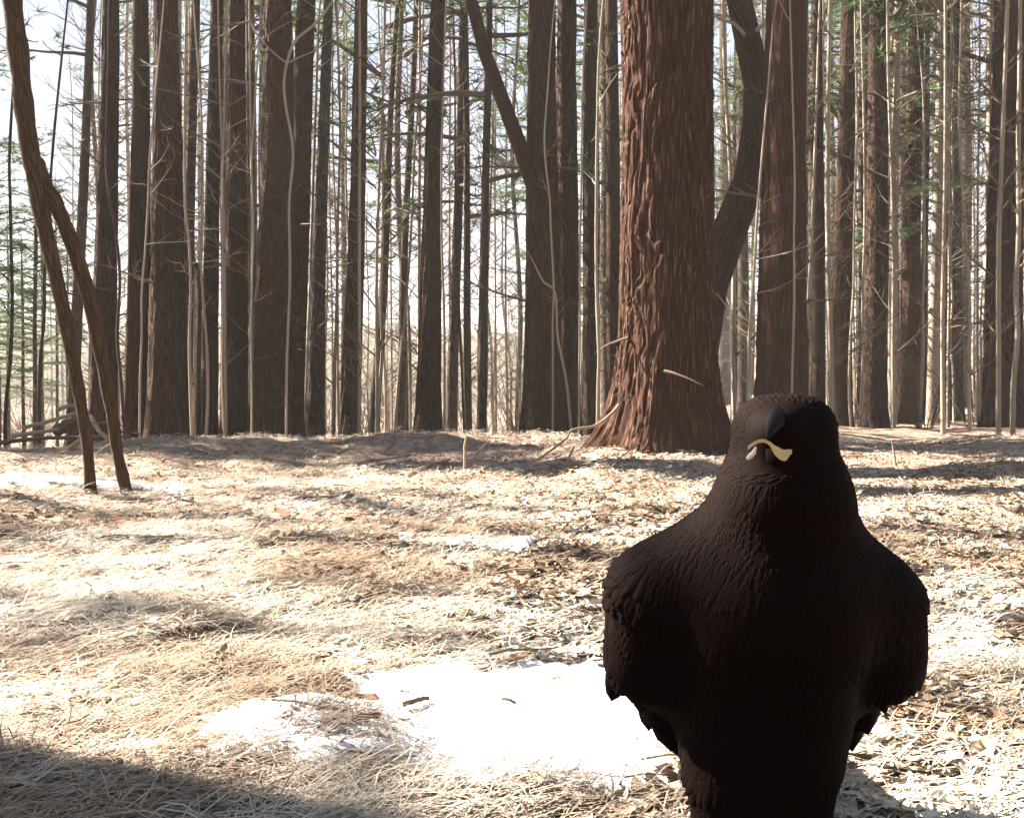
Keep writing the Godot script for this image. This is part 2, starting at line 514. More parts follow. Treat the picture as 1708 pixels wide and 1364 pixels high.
func build_trees() -> void:
	for k in 3:
		crowns.append(crown_meshes(0.0, 8.0, 2.0, 2.2, 0.16, 0.5, 0.4))
	# first rows, in photograph order
	tree("pine", "dark brown pine standing directly behind the forked leaning limb", 170, 10.2, 46, 183, 24, "bark_brown")
	tree("pine", "slim grey trunk just past the forked leaning limb, before the first dark pine", 118, 12.0, 22, 152, 12, "bark_grey", {"height": 12.0, "dead": 8})
	tree("pine", "dark pine trunk pressed against the near side of the first very thick pine", 232, 10.1, 44, 240, 22, "bark_dark", {"dead": 6})
	tree("pine", "thick dark brown pine, first very thick trunk beyond the forked limb", 280, 9.8, 66, 279, 36, "bark_dark")
	tree("pine", "slender straight dark trunk close beside the first very thick pine", 307, 11.2, 21, 326, 14, "bark_grey", {"height": 13.0, "dead": 6})
	tree("pine", "medium brown trunk leaning slightly, midway between the two thickest dark pines", 347, 10.3, 28, 366, 19, "bark_brown")
	tree("pine", "straight dark trunk standing left of the broad twin pine", 391, 10.0, 44, 395, 26, "bark_dark")
	tree("pine", "narrow grey trunk squeezed against the broad twin pine", 424, 11.6, 18, 420, 13, "bark_grey", {"height": 12.0})
	tree("pine", "very thick dark pine, the broad upright half of a pair grown close", 459, 9.7, 80, 466, 40, "bark_dark", {"dead": 5})
	tree("pine", "leaning half of the close grown pair, tilting away from the thick pine", 485, 10.3, 36, 516, 28, "bark_dark", {"dead": 5})
	tree("pine", "slim dark trunk next after the close grown pair, leaning a little", 524, 11.0, 32, 549, 13, "bark_grey", {"dead": 8})
	tree("pine", "smooth grey brown trunk standing against the pale sky gap", 583, 10.8, 34, 606, 19, "bark_grey", {"dead": 8})
	tree("pine", "thin tilted trunk between the smooth grey trunk and the flared trunk", 622, 12.2, 20, 668, 8, "bark_grey", {"height": 9.5, "dead": 9, "sway": 0.01})
	tree("pine", "thin pole beside the flared trunk, on its nearer side to the tilted one", 666, 12.6, 15, 692, 9, "bark_grey", {"height": 10.0, "dead": 8, "sway": 0.01})
	tree("pine", "medium trunk with flared foot in the middle of the picture", 712, 10.4, 42, 731, 22, "bark_brown", {"flare": 0.5, "dead": 6})
	tree("pine", "thin forked looking pole just after the flared middle trunk", 752, 12.0, 20, 774, 12, "bark_grey", {"height": 12.0, "dead": 9})
	tree("pine", "slim sunlit pole standing free before the open gap", 803, 10.0, 17, 815, 11, "bark_grey", {"height": 10.0, "dead": 7, "flare": 0.4})
	tree("pine", "slim pole right behind the free standing sunlit pole", 781, 11.8, 14, 776, 9, "bark_grey", {"height": 10.0, "dead": 7})
	var fork := tree("pine", "thick dark pine with a stout limb rising to the left, past the open gap", 905, 9.6, 66, 905, 42, "bark_dark", {"dead": 3})
	var lb := MB.new()
	lb.tube([Vector3(0.0, 2.15, 0.0), Vector3(-0.16, 2.55, 0.06), Vector3(-0.33, 3.0, 0.08), Vector3(-0.52, 3.5, 0.1), Vector3(-0.64, 3.95, 0.1), Vector3(-0.9, 5.2, 0.2)], [0.09, 0.072, 0.066, 0.06, 0.055, 0.03], 14, 1.0)
	part("limb", lb.mesh(), M.bark_dark, fork)
	tree("pine", "brown ridged trunk close behind the pine with the stout limb", 946, 10.1, 42, 946, 30, "bark_brown")
	tree("pine", "olive brown trunk nearest the massive pine's sunlit side", 986, 10.8, 30, 985, 20, "bark_brown", {"dead": 6})
	tree("pine", "dark trunk half tucked behind the massive pine's sunlit edge", 1024, 11.5, 26, 1018, 20, "bark_dark")
	tree("pine", "thick brown pine rising directly behind the crow's head", 1302, 8.3, 84, 1311, 62, "bark_big", {"flare": 0.15})
	tree("pine", "narrow reddish trunk just after the thick pine behind the crow", 1366, 11.0, 24, 1360, 16, "bark_brown", {"height": 13.0})
	tree("pine", "dark trunk with stubby limbs, second after the thick pine behind the crow", 1402, 12.6, 36, 1416, 22, "bark_dark", {"dead": 8})
	tree("pine", "straight clean brown trunk, third after the thick pine behind the crow", 1458, 12.8, 42, 1467, 28, "bark_brown", {"dead": 5})
	tree("pine", "olive dark trunk between the clean brown trunk and the pale trunk", 1516, 14.0, 34, 1527, 22, "bark_dark", {"dead": 9})
	tree("pine", "slim dark pole grazing the pale trunk", 1540, 14.6, 12, 1540, 8, "bark_grey", {"height": 11.0, "dead": 8})
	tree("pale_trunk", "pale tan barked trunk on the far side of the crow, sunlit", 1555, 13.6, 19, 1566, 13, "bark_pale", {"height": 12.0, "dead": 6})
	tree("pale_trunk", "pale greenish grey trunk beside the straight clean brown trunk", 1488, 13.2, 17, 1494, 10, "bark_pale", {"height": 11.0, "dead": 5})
	tree("pine", "thick dark brown pine close to the picture's far edge beyond the crow", 1672, 12.0, 62, 1682, 46, "bark_brown", {"dead": 9})
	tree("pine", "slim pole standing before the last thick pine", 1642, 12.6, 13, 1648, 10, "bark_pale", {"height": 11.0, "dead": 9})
	tree("pine", "brown pole midway between the pale trunk and the last thick pine", 1598, 15.5, 20, 1590, 14, "bark_grey", {"dead": 8})
	# the curved trunk that leans out from behind the massive pine
	var cx := across(1180, 8.9)
	var ct := thing("crooked_tree", gpos(cx, 8.9), "crooked stout trunk curving out from behind the massive pine", "tree")
	var cb := MB.new()
	var cp := []
	for p in [[1165, 780], [1168, 600], [1182, 480], [1215, 390], [1250, 300], [1262, 210], [1262, 140], [1246, 70], [1232, 0], [1220, -200], [1230, -600], [1225, -1400]]:
		cp.append(Vector3(across(p[0], 8.9) - cx, 0.42 + (655.0 - p[1]) / FOCAL * 8.9 - ct.position.y, rng.randf_range(-0.04, 0.04)))
	cb.tube(cp, [0.17, 0.15, 0.15, 0.15, 0.135, 0.12, 0.115, 0.11, 0.105, 0.09, 0.08, 0.03], 24, 1.0)
	part("trunk", cb.mesh(), M.bark_brown, ct)
	var cl := MB.new()
	cl.tube([cp[4], cp[4] + Vector3(0.16, 0.14, 0.1), cp[4] + Vector3(0.38, 0.27, 0.1), cp[4] + Vector3(0.5, 0.3, 0.12)], [0.05, 0.03, 0.024, 0.012], 10, 1.0)
	part("limb", cl.mesh(), M.bark_brown, ct)
	var c2 := MB.new()
	c2.tube([cp[7], cp[7] + Vector3(-0.08, 0.03, 0.13), cp[7] + Vector3(-0.16, 0.07, 0.2), cp[7] + Vector3(-0.3, 0.1, 0.24), cp[7] + Vector3(-0.5, 0.22, 0.26)], [0.024, 0.016, 0.014, 0.012, 0.006], 10, 1.0)
	c2.tube([cp[7] + Vector3(0.0, 0.02, 0.02), cp[7] + Vector3(0.12, 0.1, 0.16), cp[7] + Vector3(0.26, 0.2, 0.22), cp[7] + Vector3(0.46, 0.31, 0.24), cp[7] + Vector3(0.7, 0.5, 0.26)], [0.024, 0.016, 0.014, 0.012, 0.006], 10, 1.0)
	part("limb", c2.mesh(), M.bark_pale, ct)  # paler bark colour stands in for sunlight on this limb
	# the forked limb that leans over the brush on the far left, its fork pointing down
	var lf := 4.35
	var fx := across(150, lf)
	var ft := thing("leaning_limb", gpos(fx, lf), "forked leaning limb, both tips on the ground, thick end up, over brush", "limb")
	for leg in [[[150, 829], [146, 760], [137, 690], [120, 590], [100, 490], [80, 400], [62, 310], [46, 210], [36, 110], [26, 20], [8, -160], [-25, -420]], [[213, 822], [196, 760], [186, 690], [168, 590], [150, 500], [122, 410], [98, 350], [74, 305], [58, 262]]]:
		var pts := []
		var rad := []
		var first: bool = leg[0][0] == 150
		for i in leg.size():
			var ff: float = lf + (0.0 if first else 0.16 * (1.0 - float(i) / leg.size()))
			var y: float = 0.42 + (655.0 - leg[i][1]) / FOCAL * ff
			if i == 0:
				y = ground_at(across(leg[i][0], ff), ff) - 0.03
			pts.append(Vector3(across(leg[i][0], ff) - fx, y - ft.position.y, lf - ff))
			rad.append(lerpf(0.019, 0.04, minf(1.0, i / 8.0)) * (1.35 if i == 0 else 1.0) * (1.0 if first else 1.12 - 0.03 * i))
		var b := MB.new()
		var fine := []
		var frad := []
		for i in pts.size() - 1:
			for k in 5:
				fine.append(pts[i].cubic_interpolate(pts[i + 1], pts[maxi(i - 1, 0)], pts[mini(i + 2, pts.size() - 1)], k / 5.0))
				frad.append(lerpf(rad[i], rad[i + 1], k / 5.0) * rng.randf_range(0.9, 1.1))
		b.tube(fine, frad, 16, 1.0)
		part("stem", b.mesh(), M.limb, ft)
		for k in 4:
			var tb := MB.new()
			var a := rng.randf() * TAU
			branch_into(tb, Vector3.ZERO, Vector3(cos(a), rng.randf_range(-0.2, 0.7), sin(a)), rng.randf_range(0.06, 0.3), 0.006, 2, 0.2, 5)
			part("twig", tb.mesh(), M.limb, ft, fine[rng.randi_range(8, fine.size() - 4)])

func build_saplings() -> void:
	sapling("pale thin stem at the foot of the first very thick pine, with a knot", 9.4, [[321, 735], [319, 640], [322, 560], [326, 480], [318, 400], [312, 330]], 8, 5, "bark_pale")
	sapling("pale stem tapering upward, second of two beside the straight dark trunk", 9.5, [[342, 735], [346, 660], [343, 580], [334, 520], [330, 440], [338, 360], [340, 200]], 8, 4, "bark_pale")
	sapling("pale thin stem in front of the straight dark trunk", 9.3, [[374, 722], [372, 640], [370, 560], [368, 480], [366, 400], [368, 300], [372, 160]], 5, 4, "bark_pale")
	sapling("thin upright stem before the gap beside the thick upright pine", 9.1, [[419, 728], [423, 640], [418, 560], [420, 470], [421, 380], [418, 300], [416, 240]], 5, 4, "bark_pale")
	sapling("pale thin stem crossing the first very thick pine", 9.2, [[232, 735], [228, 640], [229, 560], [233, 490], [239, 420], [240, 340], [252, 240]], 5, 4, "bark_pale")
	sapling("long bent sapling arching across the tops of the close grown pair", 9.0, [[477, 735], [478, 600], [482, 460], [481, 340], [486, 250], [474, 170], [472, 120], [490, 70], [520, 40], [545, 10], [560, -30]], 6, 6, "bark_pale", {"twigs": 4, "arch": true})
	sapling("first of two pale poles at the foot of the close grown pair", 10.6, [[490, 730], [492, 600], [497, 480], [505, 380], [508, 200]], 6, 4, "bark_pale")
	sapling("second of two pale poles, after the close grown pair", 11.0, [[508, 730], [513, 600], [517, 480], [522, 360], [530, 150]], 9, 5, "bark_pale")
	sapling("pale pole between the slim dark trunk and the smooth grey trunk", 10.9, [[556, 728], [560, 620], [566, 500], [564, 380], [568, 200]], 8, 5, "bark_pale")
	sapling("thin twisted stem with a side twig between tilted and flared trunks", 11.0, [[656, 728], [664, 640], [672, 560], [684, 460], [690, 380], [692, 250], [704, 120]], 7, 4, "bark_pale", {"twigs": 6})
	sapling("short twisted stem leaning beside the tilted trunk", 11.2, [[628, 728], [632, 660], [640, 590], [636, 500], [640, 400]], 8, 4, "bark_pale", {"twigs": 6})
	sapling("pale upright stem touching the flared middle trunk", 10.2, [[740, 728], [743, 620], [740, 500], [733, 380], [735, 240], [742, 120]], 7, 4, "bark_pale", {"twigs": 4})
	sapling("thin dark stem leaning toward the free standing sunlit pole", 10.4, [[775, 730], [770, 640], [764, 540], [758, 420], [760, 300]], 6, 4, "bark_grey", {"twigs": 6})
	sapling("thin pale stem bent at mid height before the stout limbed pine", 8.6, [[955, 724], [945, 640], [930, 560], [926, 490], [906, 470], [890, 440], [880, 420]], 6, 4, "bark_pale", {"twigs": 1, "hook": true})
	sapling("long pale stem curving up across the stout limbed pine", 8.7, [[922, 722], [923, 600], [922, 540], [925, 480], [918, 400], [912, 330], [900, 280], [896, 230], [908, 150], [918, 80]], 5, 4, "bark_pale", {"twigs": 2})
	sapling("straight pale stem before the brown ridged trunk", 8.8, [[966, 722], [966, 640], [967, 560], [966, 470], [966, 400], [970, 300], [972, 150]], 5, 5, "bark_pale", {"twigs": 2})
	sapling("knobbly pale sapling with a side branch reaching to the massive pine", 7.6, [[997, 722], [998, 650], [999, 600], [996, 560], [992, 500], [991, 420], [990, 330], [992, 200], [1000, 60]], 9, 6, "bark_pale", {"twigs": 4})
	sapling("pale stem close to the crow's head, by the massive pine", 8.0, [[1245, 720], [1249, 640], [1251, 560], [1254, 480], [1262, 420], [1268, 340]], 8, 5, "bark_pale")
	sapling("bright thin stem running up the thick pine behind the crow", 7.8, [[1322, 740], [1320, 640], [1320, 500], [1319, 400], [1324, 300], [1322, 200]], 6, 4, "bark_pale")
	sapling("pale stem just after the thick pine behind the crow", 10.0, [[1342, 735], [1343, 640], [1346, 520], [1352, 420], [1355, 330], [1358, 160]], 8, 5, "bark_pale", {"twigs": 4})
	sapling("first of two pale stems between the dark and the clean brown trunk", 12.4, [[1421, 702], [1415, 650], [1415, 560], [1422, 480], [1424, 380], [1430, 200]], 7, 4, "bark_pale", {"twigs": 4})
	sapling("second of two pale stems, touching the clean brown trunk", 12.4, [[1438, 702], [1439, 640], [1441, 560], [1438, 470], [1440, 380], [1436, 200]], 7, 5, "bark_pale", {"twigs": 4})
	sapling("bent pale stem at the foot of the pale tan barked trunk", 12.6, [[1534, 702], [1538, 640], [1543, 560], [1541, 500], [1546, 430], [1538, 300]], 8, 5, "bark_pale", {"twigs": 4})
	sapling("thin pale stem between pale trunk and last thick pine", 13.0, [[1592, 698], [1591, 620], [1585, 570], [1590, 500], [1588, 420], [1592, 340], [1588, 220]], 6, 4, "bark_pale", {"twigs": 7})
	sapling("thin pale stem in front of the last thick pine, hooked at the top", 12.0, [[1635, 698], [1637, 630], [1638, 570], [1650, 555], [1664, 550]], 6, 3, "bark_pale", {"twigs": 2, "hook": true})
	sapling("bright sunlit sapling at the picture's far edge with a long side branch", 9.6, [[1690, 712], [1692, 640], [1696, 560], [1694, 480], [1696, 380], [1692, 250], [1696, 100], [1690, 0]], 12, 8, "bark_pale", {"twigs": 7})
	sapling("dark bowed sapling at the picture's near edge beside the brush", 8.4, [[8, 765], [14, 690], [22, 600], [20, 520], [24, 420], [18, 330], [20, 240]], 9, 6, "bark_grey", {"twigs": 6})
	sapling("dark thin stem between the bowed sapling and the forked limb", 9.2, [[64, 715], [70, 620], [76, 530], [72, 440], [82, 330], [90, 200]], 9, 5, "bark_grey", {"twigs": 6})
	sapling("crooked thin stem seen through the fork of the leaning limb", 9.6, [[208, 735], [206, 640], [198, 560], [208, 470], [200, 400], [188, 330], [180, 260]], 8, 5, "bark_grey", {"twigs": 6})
	sapling("snapped dark pole slanting down against the medium leaning trunk", 10.0, [[330, 735], [332, 600], [334, 470], [318, 430], [300, 405], [285, 395]], 12, 9, "bark_grey", {"twigs": 2, "hook": true})

# Far trees: a few kinds, each a trunk, its dead branches and, for some, live needles; copies differ in place, turn and size
func build_far_trees() -> void:
	for k in 4:     # tall pines, bare below
		var c := crown_meshes(6.5 + k, 17.0, 2.1, 2.2, 0.17, 0.45, 0.6)
		far_kinds.append({"called": "far_pine", "trunk": trunk_mesh(0.15, 0.12, 5.0, 17.0, Vector2(0.01 * (k - 1.5), 0), 12, 24, 0.3, 0.0, k, 0.01), "mat": ["bark_grey", "bark_brown", "bark_dark", "bark_grey"][k], "dead": dead_branches(1.2, 8.0, 26, 1.1, 0.05), "limbs": c[0], "green": c[1], "gmat": "needle"})
	for k in 3:     # hemlocks, green nearly to the ground
		var c := crown_meshes(2.0 + k, 11.0, 2.1, 4.5, 0.12, 0.14, 1.3)
		far_kinds.append({"called": "far_hemlock", "trunk": trunk_mesh(0.1, 0.08, 4.0, 11.5, Vector2(0.01, 0), 10, 20, 0.3, 0.0, k + 4, 0.01), "mat": "bark_grey", "dead": dead_branches(0.6, 3.0, 10, 1.0, -0.1), "limbs": c[0], "green": c[1], "gmat": "needle_b"})
	for k in 4:     # bare young hardwoods
		far_kinds.append({"called": "far_bare_tree", "trunk": trunk_mesh(0.06, 0.045, 4.0, 11.0, Vector2(0.03 * (k - 1.5), 0.02), 8, 26, 0.2, 0.0, k + 8, 0.03), "mat": ["bark_pale", "bark_grey", "bark_pale", "bark_grey"][k], "dead": dead_branches(1.0, 10.0, 30, 1.5, 0.6), "limbs": null, "green": null, "gmat": ""})
	var zones := [
		# px from, px to, f from, f to, count, weights of pine / hemlock / bare, label
		[-200.0, 20.0, 18.0, 34.0, 4, [1, 2, 4], "thin tree in the pale green gap behind the forked limb"],
		[140.0, 250.0, 14.0, 34.0, 6, [1, 1, 5], "thin tree in the gap just past the leaning limb"],
		[240.0, 540.0, 14.0, 40.0, 14, [3, 1, 4], "thin tree seen between the thick dark pines"],
		[540.0, 880.0, 15.0, 45.0, 15, [1, 1, 8], "thin tree against the pale sky gap in the middle"],
		[880.0, 1210.0, 15.0, 45.0, 12, [4, 3, 2], "thin tree behind the stout limbed pine"],
		[1200.0, 1480.0, 14.0, 45.0, 24, [5, 2, 4], "thin tree in the dense stand above the crow"],
		[1460.0, 1800.0, 15.0, 45.0, 26, [5, 2, 4], "thin tree in the dense stand by the pale trunk"],
		[-200.0, 900.0, 50.0, 120.0, 26, [2, 2, 4], "distant tree beyond the falling ground"],
		[850.0, 1900.0, 45.0, 110.0, 46, [6, 3, 3], "distant tree on the rising wooded slope"],
		[1820.0, 3600.0, 9.0, 45.0, 34, [6, 3, 3], "tree of the stand that goes on beyond the picture's far edge"],
		[-1700.0, -220.0, 24.0, 60.0, 26, [6, 2, 4], "tree of the stand that goes on beyond the picture's near edge"]]
	for i in 11:
		var f := rng.randf_range(11.5, 24.0)
		far_tree(rng.randi_range(4, 6), across(lerpf(-70.0, 112.0, (i + rng.randf()) / 11.0), f), f, rng.randf_range(0.22, 0.5), "young evergreen low in the pale gap beside the brush heap", "young evergreens by the brush heap")
	for z in zones:
		for i in int(z[4]):
			var u := (i + rng.randf_range(0.1, 0.9)) / float(z[4])
			var f: float = z[2] * pow(z[3] / z[2], rng.randf())
			var w: Array = z[5]
			var pick := rng.randi_range(1, int(w[0] + w[1] + w[2]))
			var kind := rng.randi_range(0, 3) if pick <= w[0] else (rng.randi_range(4, 6) if pick <= w[0] + w[1] else rng.randi_range(7, 10))
			far_tree(kind, across(lerpf(z[0], z[1], u), f), f, rng.randf_range(0.65, 1.15), z[6].replace("thin tree", ["tall thin pine", "small evergreen", "bare young tree"][0 if kind < 4 else (1 if kind < 7 else 2)]).replace("distant tree", ["distant pine", "distant evergreen", "distant bare tree"][0 if kind < 4 else (1 if kind < 7 else 2)]), z[6].replace("thin tree", "thin trees").replace("distant tree", "distant trees"))

func build_brush() -> void:
	var kinds := []
	for k in 4:
		var b := MB.new()
		for i in 11:
			var a := rng.randf() * TAU
			branch_into(b, Vector3(cos(a) * 0.06, -0.05, sin(a) * 0.06), Vector3(cos(a) * 0.5, 1.0, sin(a) * 0.5), rng.randf_range(0.9, 2.1), 0.008, 7, 0.3, 4)
		kinds.append(b.mesh())
	var stems := [[115.0, 540.0, 16, "slender pale stem among the dark pines", "slender stems among the dark pines"], [540.0, 880.0, 18, "slender pale stem against the pale sky gap", "slender stems in the sky gap"], [1215.0, 1700.0, 20, "slender pale stem in the stand behind the crow", "slender stems behind the crow"]]
	for z in stems:
		for i in int(z[2]):
			var f := rng.randf_range(9.4, 17.0)
			var t := far_tree([7, 9][rng.randi() % 2], across(lerpf(z[0], z[1], (i + rng.randf()) / float(z[2])), f), f, rng.randf_range(0.55, 0.9), z[3], z[4])
			t.get_child(0).scale *= Vector3(0.5, 1.0, 0.5)
			t.get_child(1).scale *= 0.75
	var spans := [[-60.0, 230.0, 8, "leafless bush in the pale gap behind the forked limb", "bushes behind the forked limb"], [230.0, 880.0, 22, "leafless bush beyond the first row of dark pines", "bushes beyond the dark pines"], [1215.0, 1750.0, 18, "leafless bush in the stand behind the crow", "bushes behind the crow"]]
	for i in 34:
		var f := rng.randf_range(28.0, 62.0)
		var o := thing("thicket", gpos(across(lerpf(-150.0, 1000.0, (i + rng.randf()) / 34.0), f), f), "leafless thicket on the low ground far beyond the pines", "bush", "far thickets")
		o.rotation.y = rng.randf() * TAU
		o.scale = Vector3(2.6, 1.5, 2.6) * rng.randf_range(0.8, 1.3)
		part("stems", kinds[rng.randi() % 4], M[["twig", "bark_grey"][rng.randi() % 2]], o).set_meta("kind", "stuff")
	for z in spans:
		for i in int(z[2]):
			var f := rng.randf_range(11.5, 26.0)
			var x := across(lerpf(z[0], z[1], (i + rng.randf()) / float(z[2])), f)
			var o := thing("bare_bush", gpos(x, f), z[3], "bush", z[4])
			o.rotation.y = rng.randf() * TAU
			o.scale = Vector3.ONE * rng.randf_range(0.7, 1.3)
			part("stems", kinds[rng.randi() % 4], M[["twig", "bark_pale", "bark_grey"][rng.randi() % 3]], o).set_meta("kind", "stuff")

func far_tree(kind: int, x: float, f: float, s: float, label: String, group: String) -> Node3D:
	var K: Dictionary = far_kinds[kind]
	var t := thing(K.called, gpos(x, f), label, "tree", group)
	t.rotation.y = rng.randf() * TAU
	var thick := s * rng.randf_range(0.6, 1.25)
	var tr := part("trunk", K.trunk, M[K.mat], t)
	tr.scale = Vector3(thick, s, thick)
	var d := part("branches", K.dead, M.twig, t)
	d.set_meta("kind", "stuff")
	d.scale = Vector3.ONE * s
	if K.green:
		var g := part("crown", K.green, M[K.gmat], t)
		g.scale = Vector3.ONE * s
		part("limbs", K.limbs, M.twig, g).set_meta("kind", "stuff")
	return t

# Unseen trees, placed towards the sun to shade the near ground and first rows
func build_shade_trees() -> void:
	var g := "unseen trees towards the sun shading the clearing"
	for s in [[4, -10.4, 14.4, 1.1], [6, -7.6, 13.0, 0.85]]:
		far_tree(s[0], s[1], s[2], s[3], "unseen evergreen placed towards the sun to shade the first rows", g)
	for s in [[4, -4.5, 7.7, 0.34], [5, -5.3, 8.9, 0.42], [4, -5.2, 7.4, 0.3], [4, -6.0, 9.7, 0.45], [4, -5.25, 8.6, 0.44], [5, -5.7, 8.5, 0.45], [4, -5.0, 8.95, 0.42], [5, -5.5, 8.2, 0.44], [4, -5.9, 9.0, 0.48], [5, -6.3, 9.3, 0.5], [4, -6.4, 3.45, 0.58], [4, -5.6, 3.1, 0.52], [4, -6.0, 3.0, 0.55], [4, -4.9, 2.7, 0.45]]:  # out of view; they darken the tree bases and the near corner
		far_tree(s[0], s[1], s[2], s[3], "unseen low young evergreen placed towards the sun to shade the clearing", "unseen young evergreens shading the clearing")
	for i in 66:       # unseen wood behind the camera, placed to darken the near sides of trunks
		var a := lerpf(-0.5, PI + 0.02, (i + rng.randf()) / 66.0)
		var d := rng.randf_range(3.6, 18.0)
		far_tree([0, 1, 2, 3, 4, 4, 5, 5, 6][rng.randi() % 9], cos(a) * d + 1.2, -sin(a) * d, rng.randf_range(0.8, 1.2), "unseen tree behind the camera, placed to darken the trunk fronts", "the wood behind the camera")
	for s in [[7, -8.5, 7.6, 1.0], [8, -10.5, 6.6, 1.1], [9, -7.4, 5.6, 0.9], [10, -12.0, 8.8, 1.2], [8, -6.4, 6.6, 0.8]]:  # out of view, set where their twigs dapple the near ground
		far_tree(s[0], s[1], s[2], s[3], "unseen bare tree towards the sun, placed so its twigs dapple the clearing", "unseen bare trees towards the sun")
	for s in [[-3.46, 2.5, 0.14], [-5.53, 5.2, 0.055], [-5.6, 5.75, 0.05], [-5.05, 9.18, 0.27], [-4.85, 7.75, 0.22]]:  # out of view, set where their trunks throw bands of shade
		var t := thing("pine", gpos(s[0], s[1]), "unseen pine outside the clearing, placed to cast its shadow across it", "tree", g)
		part("trunk", trunk_mesh(s[2], s[2] * 0.9, 4.0, 13.0, Vector2(-0.02, 0.0), 20, 40, 0.2, 0.0, s[0], 0.01), M.bark_brown, t)


# ---------------------------------------------------------------- the floor's litter
func leaf_mesh(w: float, l: float, curl: float, fold: float) -> ArrayMesh:
	var b := MB.new()
	var rows := 4
	for i in rows + 1:
		var t := float(i) / rows
		var hw := w * 0.5 * pow(sin(PI * clampf(0.06 + t * 0.92, 0, 1)), 0.8)
		var y := curl * l * (pow(2.0 * t - 1.0, 2.0) - 0.3)
		for s in [-1.0, 0.0, 1.0]:
			b.v.append(Vector3(s * hw, y + absf(s) * fold * hw + 0.002 * sin(t * 17.0 + s), (t - 0.5) * l))
			b.uv.append(Vector2(s * 0.5 + 0.5, t))
	for i in rows:
		for s in 2:
			var a := i * 3 + s
			b.ix.append_array([a, a + 3, a + 1, a + 1, a + 3, a + 4])
	b.smooth()
	return b.mesh()

func needles_mesh() -> ArrayMesh:
	var b := MB.new()
	for k in 16:
		var a := rng.randf_range(-0.9, 0.9)
		var d := Vector3(sin(a), rng.randf_range(-0.03, 0.1), cos(a))
		var o := Vector3(rng.randf_range(-0.06, 0.06), 0.001 + rng.randf() * 0.006, rng.randf_range(-0.07, 0.05))
		var s := d.cross(Vector3.UP).normalized() * 0.0007
		var l := rng.randf_range(0.035, 0.075)
		var e := o + d * l + Vector3(0, -0.004, 0)
		var m := o + d * l * 0.5 + Vector3(0, 0.004, 0)
		b.tri(o - s, o + s, m + s)
		b.tri(o - s, m + s, m - s)
		b.tri(m - s, m + s, e)
	return b.mesh()

func scatter(called: String, label: String, category: String, m: Mesh, count: int, fmin: float, fmax: float, power: float, colors: Array, size: Array, tilt: float, along: float, where: Callable) -> void:
	var mm := MultiMesh.new()
	mm.transform_format = MultiMesh.TRANSFORM_3D
	mm.use_colors = true
	mm.mesh = m
	mm.instance_count = count
	var i := 0
	while i < count:
		var f := fmin * pow(fmax / fmin, pow(rng.randf(), power))
		var x := rng.randf_range(-0.66, 0.72) * (f + 0.25)
		if rng.randf() > where.call(x, f):
			continue
		var bas := Basis(Vector3.UP, rng.randf() * TAU if along <= 0.0 else PI / 2 + rng.randfn() * along)
		bas = bas.rotated(Vector3(rng.randfn(), 0, rng.randfn()).normalized(), rng.randfn() * tilt)
		mm.set_instance_transform(i, Transform3D(bas.scaled(Vector3.ONE * rng.randf_range(size[0], size[1])), gpos(x, f, rng.randf() * 0.012)))
		var patch := clampf(0.5 + 1.1 * hn.get_noise_2d(x * 1.9 + 11.0, f * 2.6 - 7.0) + rng.randfn() * 0.22, 0.0, 0.999)   # drifts of darker and of bleached litter
		var c: Array = colors[int(patch * colors.size())]
		var k := rng.randf_range(0.8, 1.15)
		mm.set_instance_color(i, Color(c[0] * k, c[1] * k, c[2] * k))
		i += 1
	var o := MultiMeshInstance3D.new()
	o.name = called
	o.multimesh = mm
	o.material_override = M.leaf_any
	add_child(o)
	tag(o, label, category, "", "stuff")

func in_snow(x: float, f: float) -> bool:
	for s in SNOW:
		var q := Vector2((x - s[0]) / s[2], (f - s[1]) / s[3])
		if q.length() < 0.8 + 0.55 * hn.get_noise_2d(x * 5.0 + s[0] * 9.0, f * 5.0):
			return true
	return false

const SNOW := [[-0.02, 1.365, 0.41, 0.285], [0.01, 2.62, 0.07, 0.13], [-0.28, 2.86, 0.045, 0.05], [-2.25, 4.75, 0.55, 0.42]]
const SNOW_LABELS := ["broad smooth white snow patch strewn with twigs, beside the crow", "small white snow patch with a dark stone, mid clearing", "tiny white snow scrap in the shaded band of the clearing", "white snow patch in the sun below the brush, at the picture's near edge"]

func build_snow() -> void:
	for k in SNOW.size():
		var s: Array = SNOW[k]
		var b := MB.new()
		var rings := 16
		var sides := 160
		for i in rings + 1:
			var t := float(i) / rings
			for a in sides + 1:
				var an := TAU * (a % sides) / sides
				var dir := Vector2(cos(an), sin(an))
				var e := 1.0 + 0.34 * hn.get_noise_2d(dir.x * 1.6 + s[0] * 9.0, dir.y * 1.6 + s[1] * 5.0) * 2.0 + 0.2 * hf.get_noise_2d(dir.x * 0.35 + k, dir.y * 0.35) + 0.1 * hf.get_noise_2d(dir.x * 1.3 + k, dir.y * 1.3)
				var x: float = s[0] + dir.x * s[2] * e * t
				var f: float = s[1] + dir.y * s[3] * e * t
				var y := ground_at(x, f) + 0.015 * (1.0 - pow(t, 3.0)) - 0.012 * ss(0.8, 1.0, t) + 0.004 * hf.get_noise_2d(x * 1.7, f * 1.7)
				b.v.append(Vector3(x - s[0], y, -(f - s[1])))
				b.uv.append(Vector2(x, f))
		for i in rings:
			for a in sides:
				var q := i * (sides + 1) + a
				b.ix.append_array([q, q + sides + 1, q + 1, q + 1, q + sides + 1, q + sides + 2])
		b.smooth()
		single("snow_patch", b.mesh(), M.snow, Vector3(s[0], 0, -s[1]), SNOW_LABELS[k], "snow", "snow patches left on the clearing")

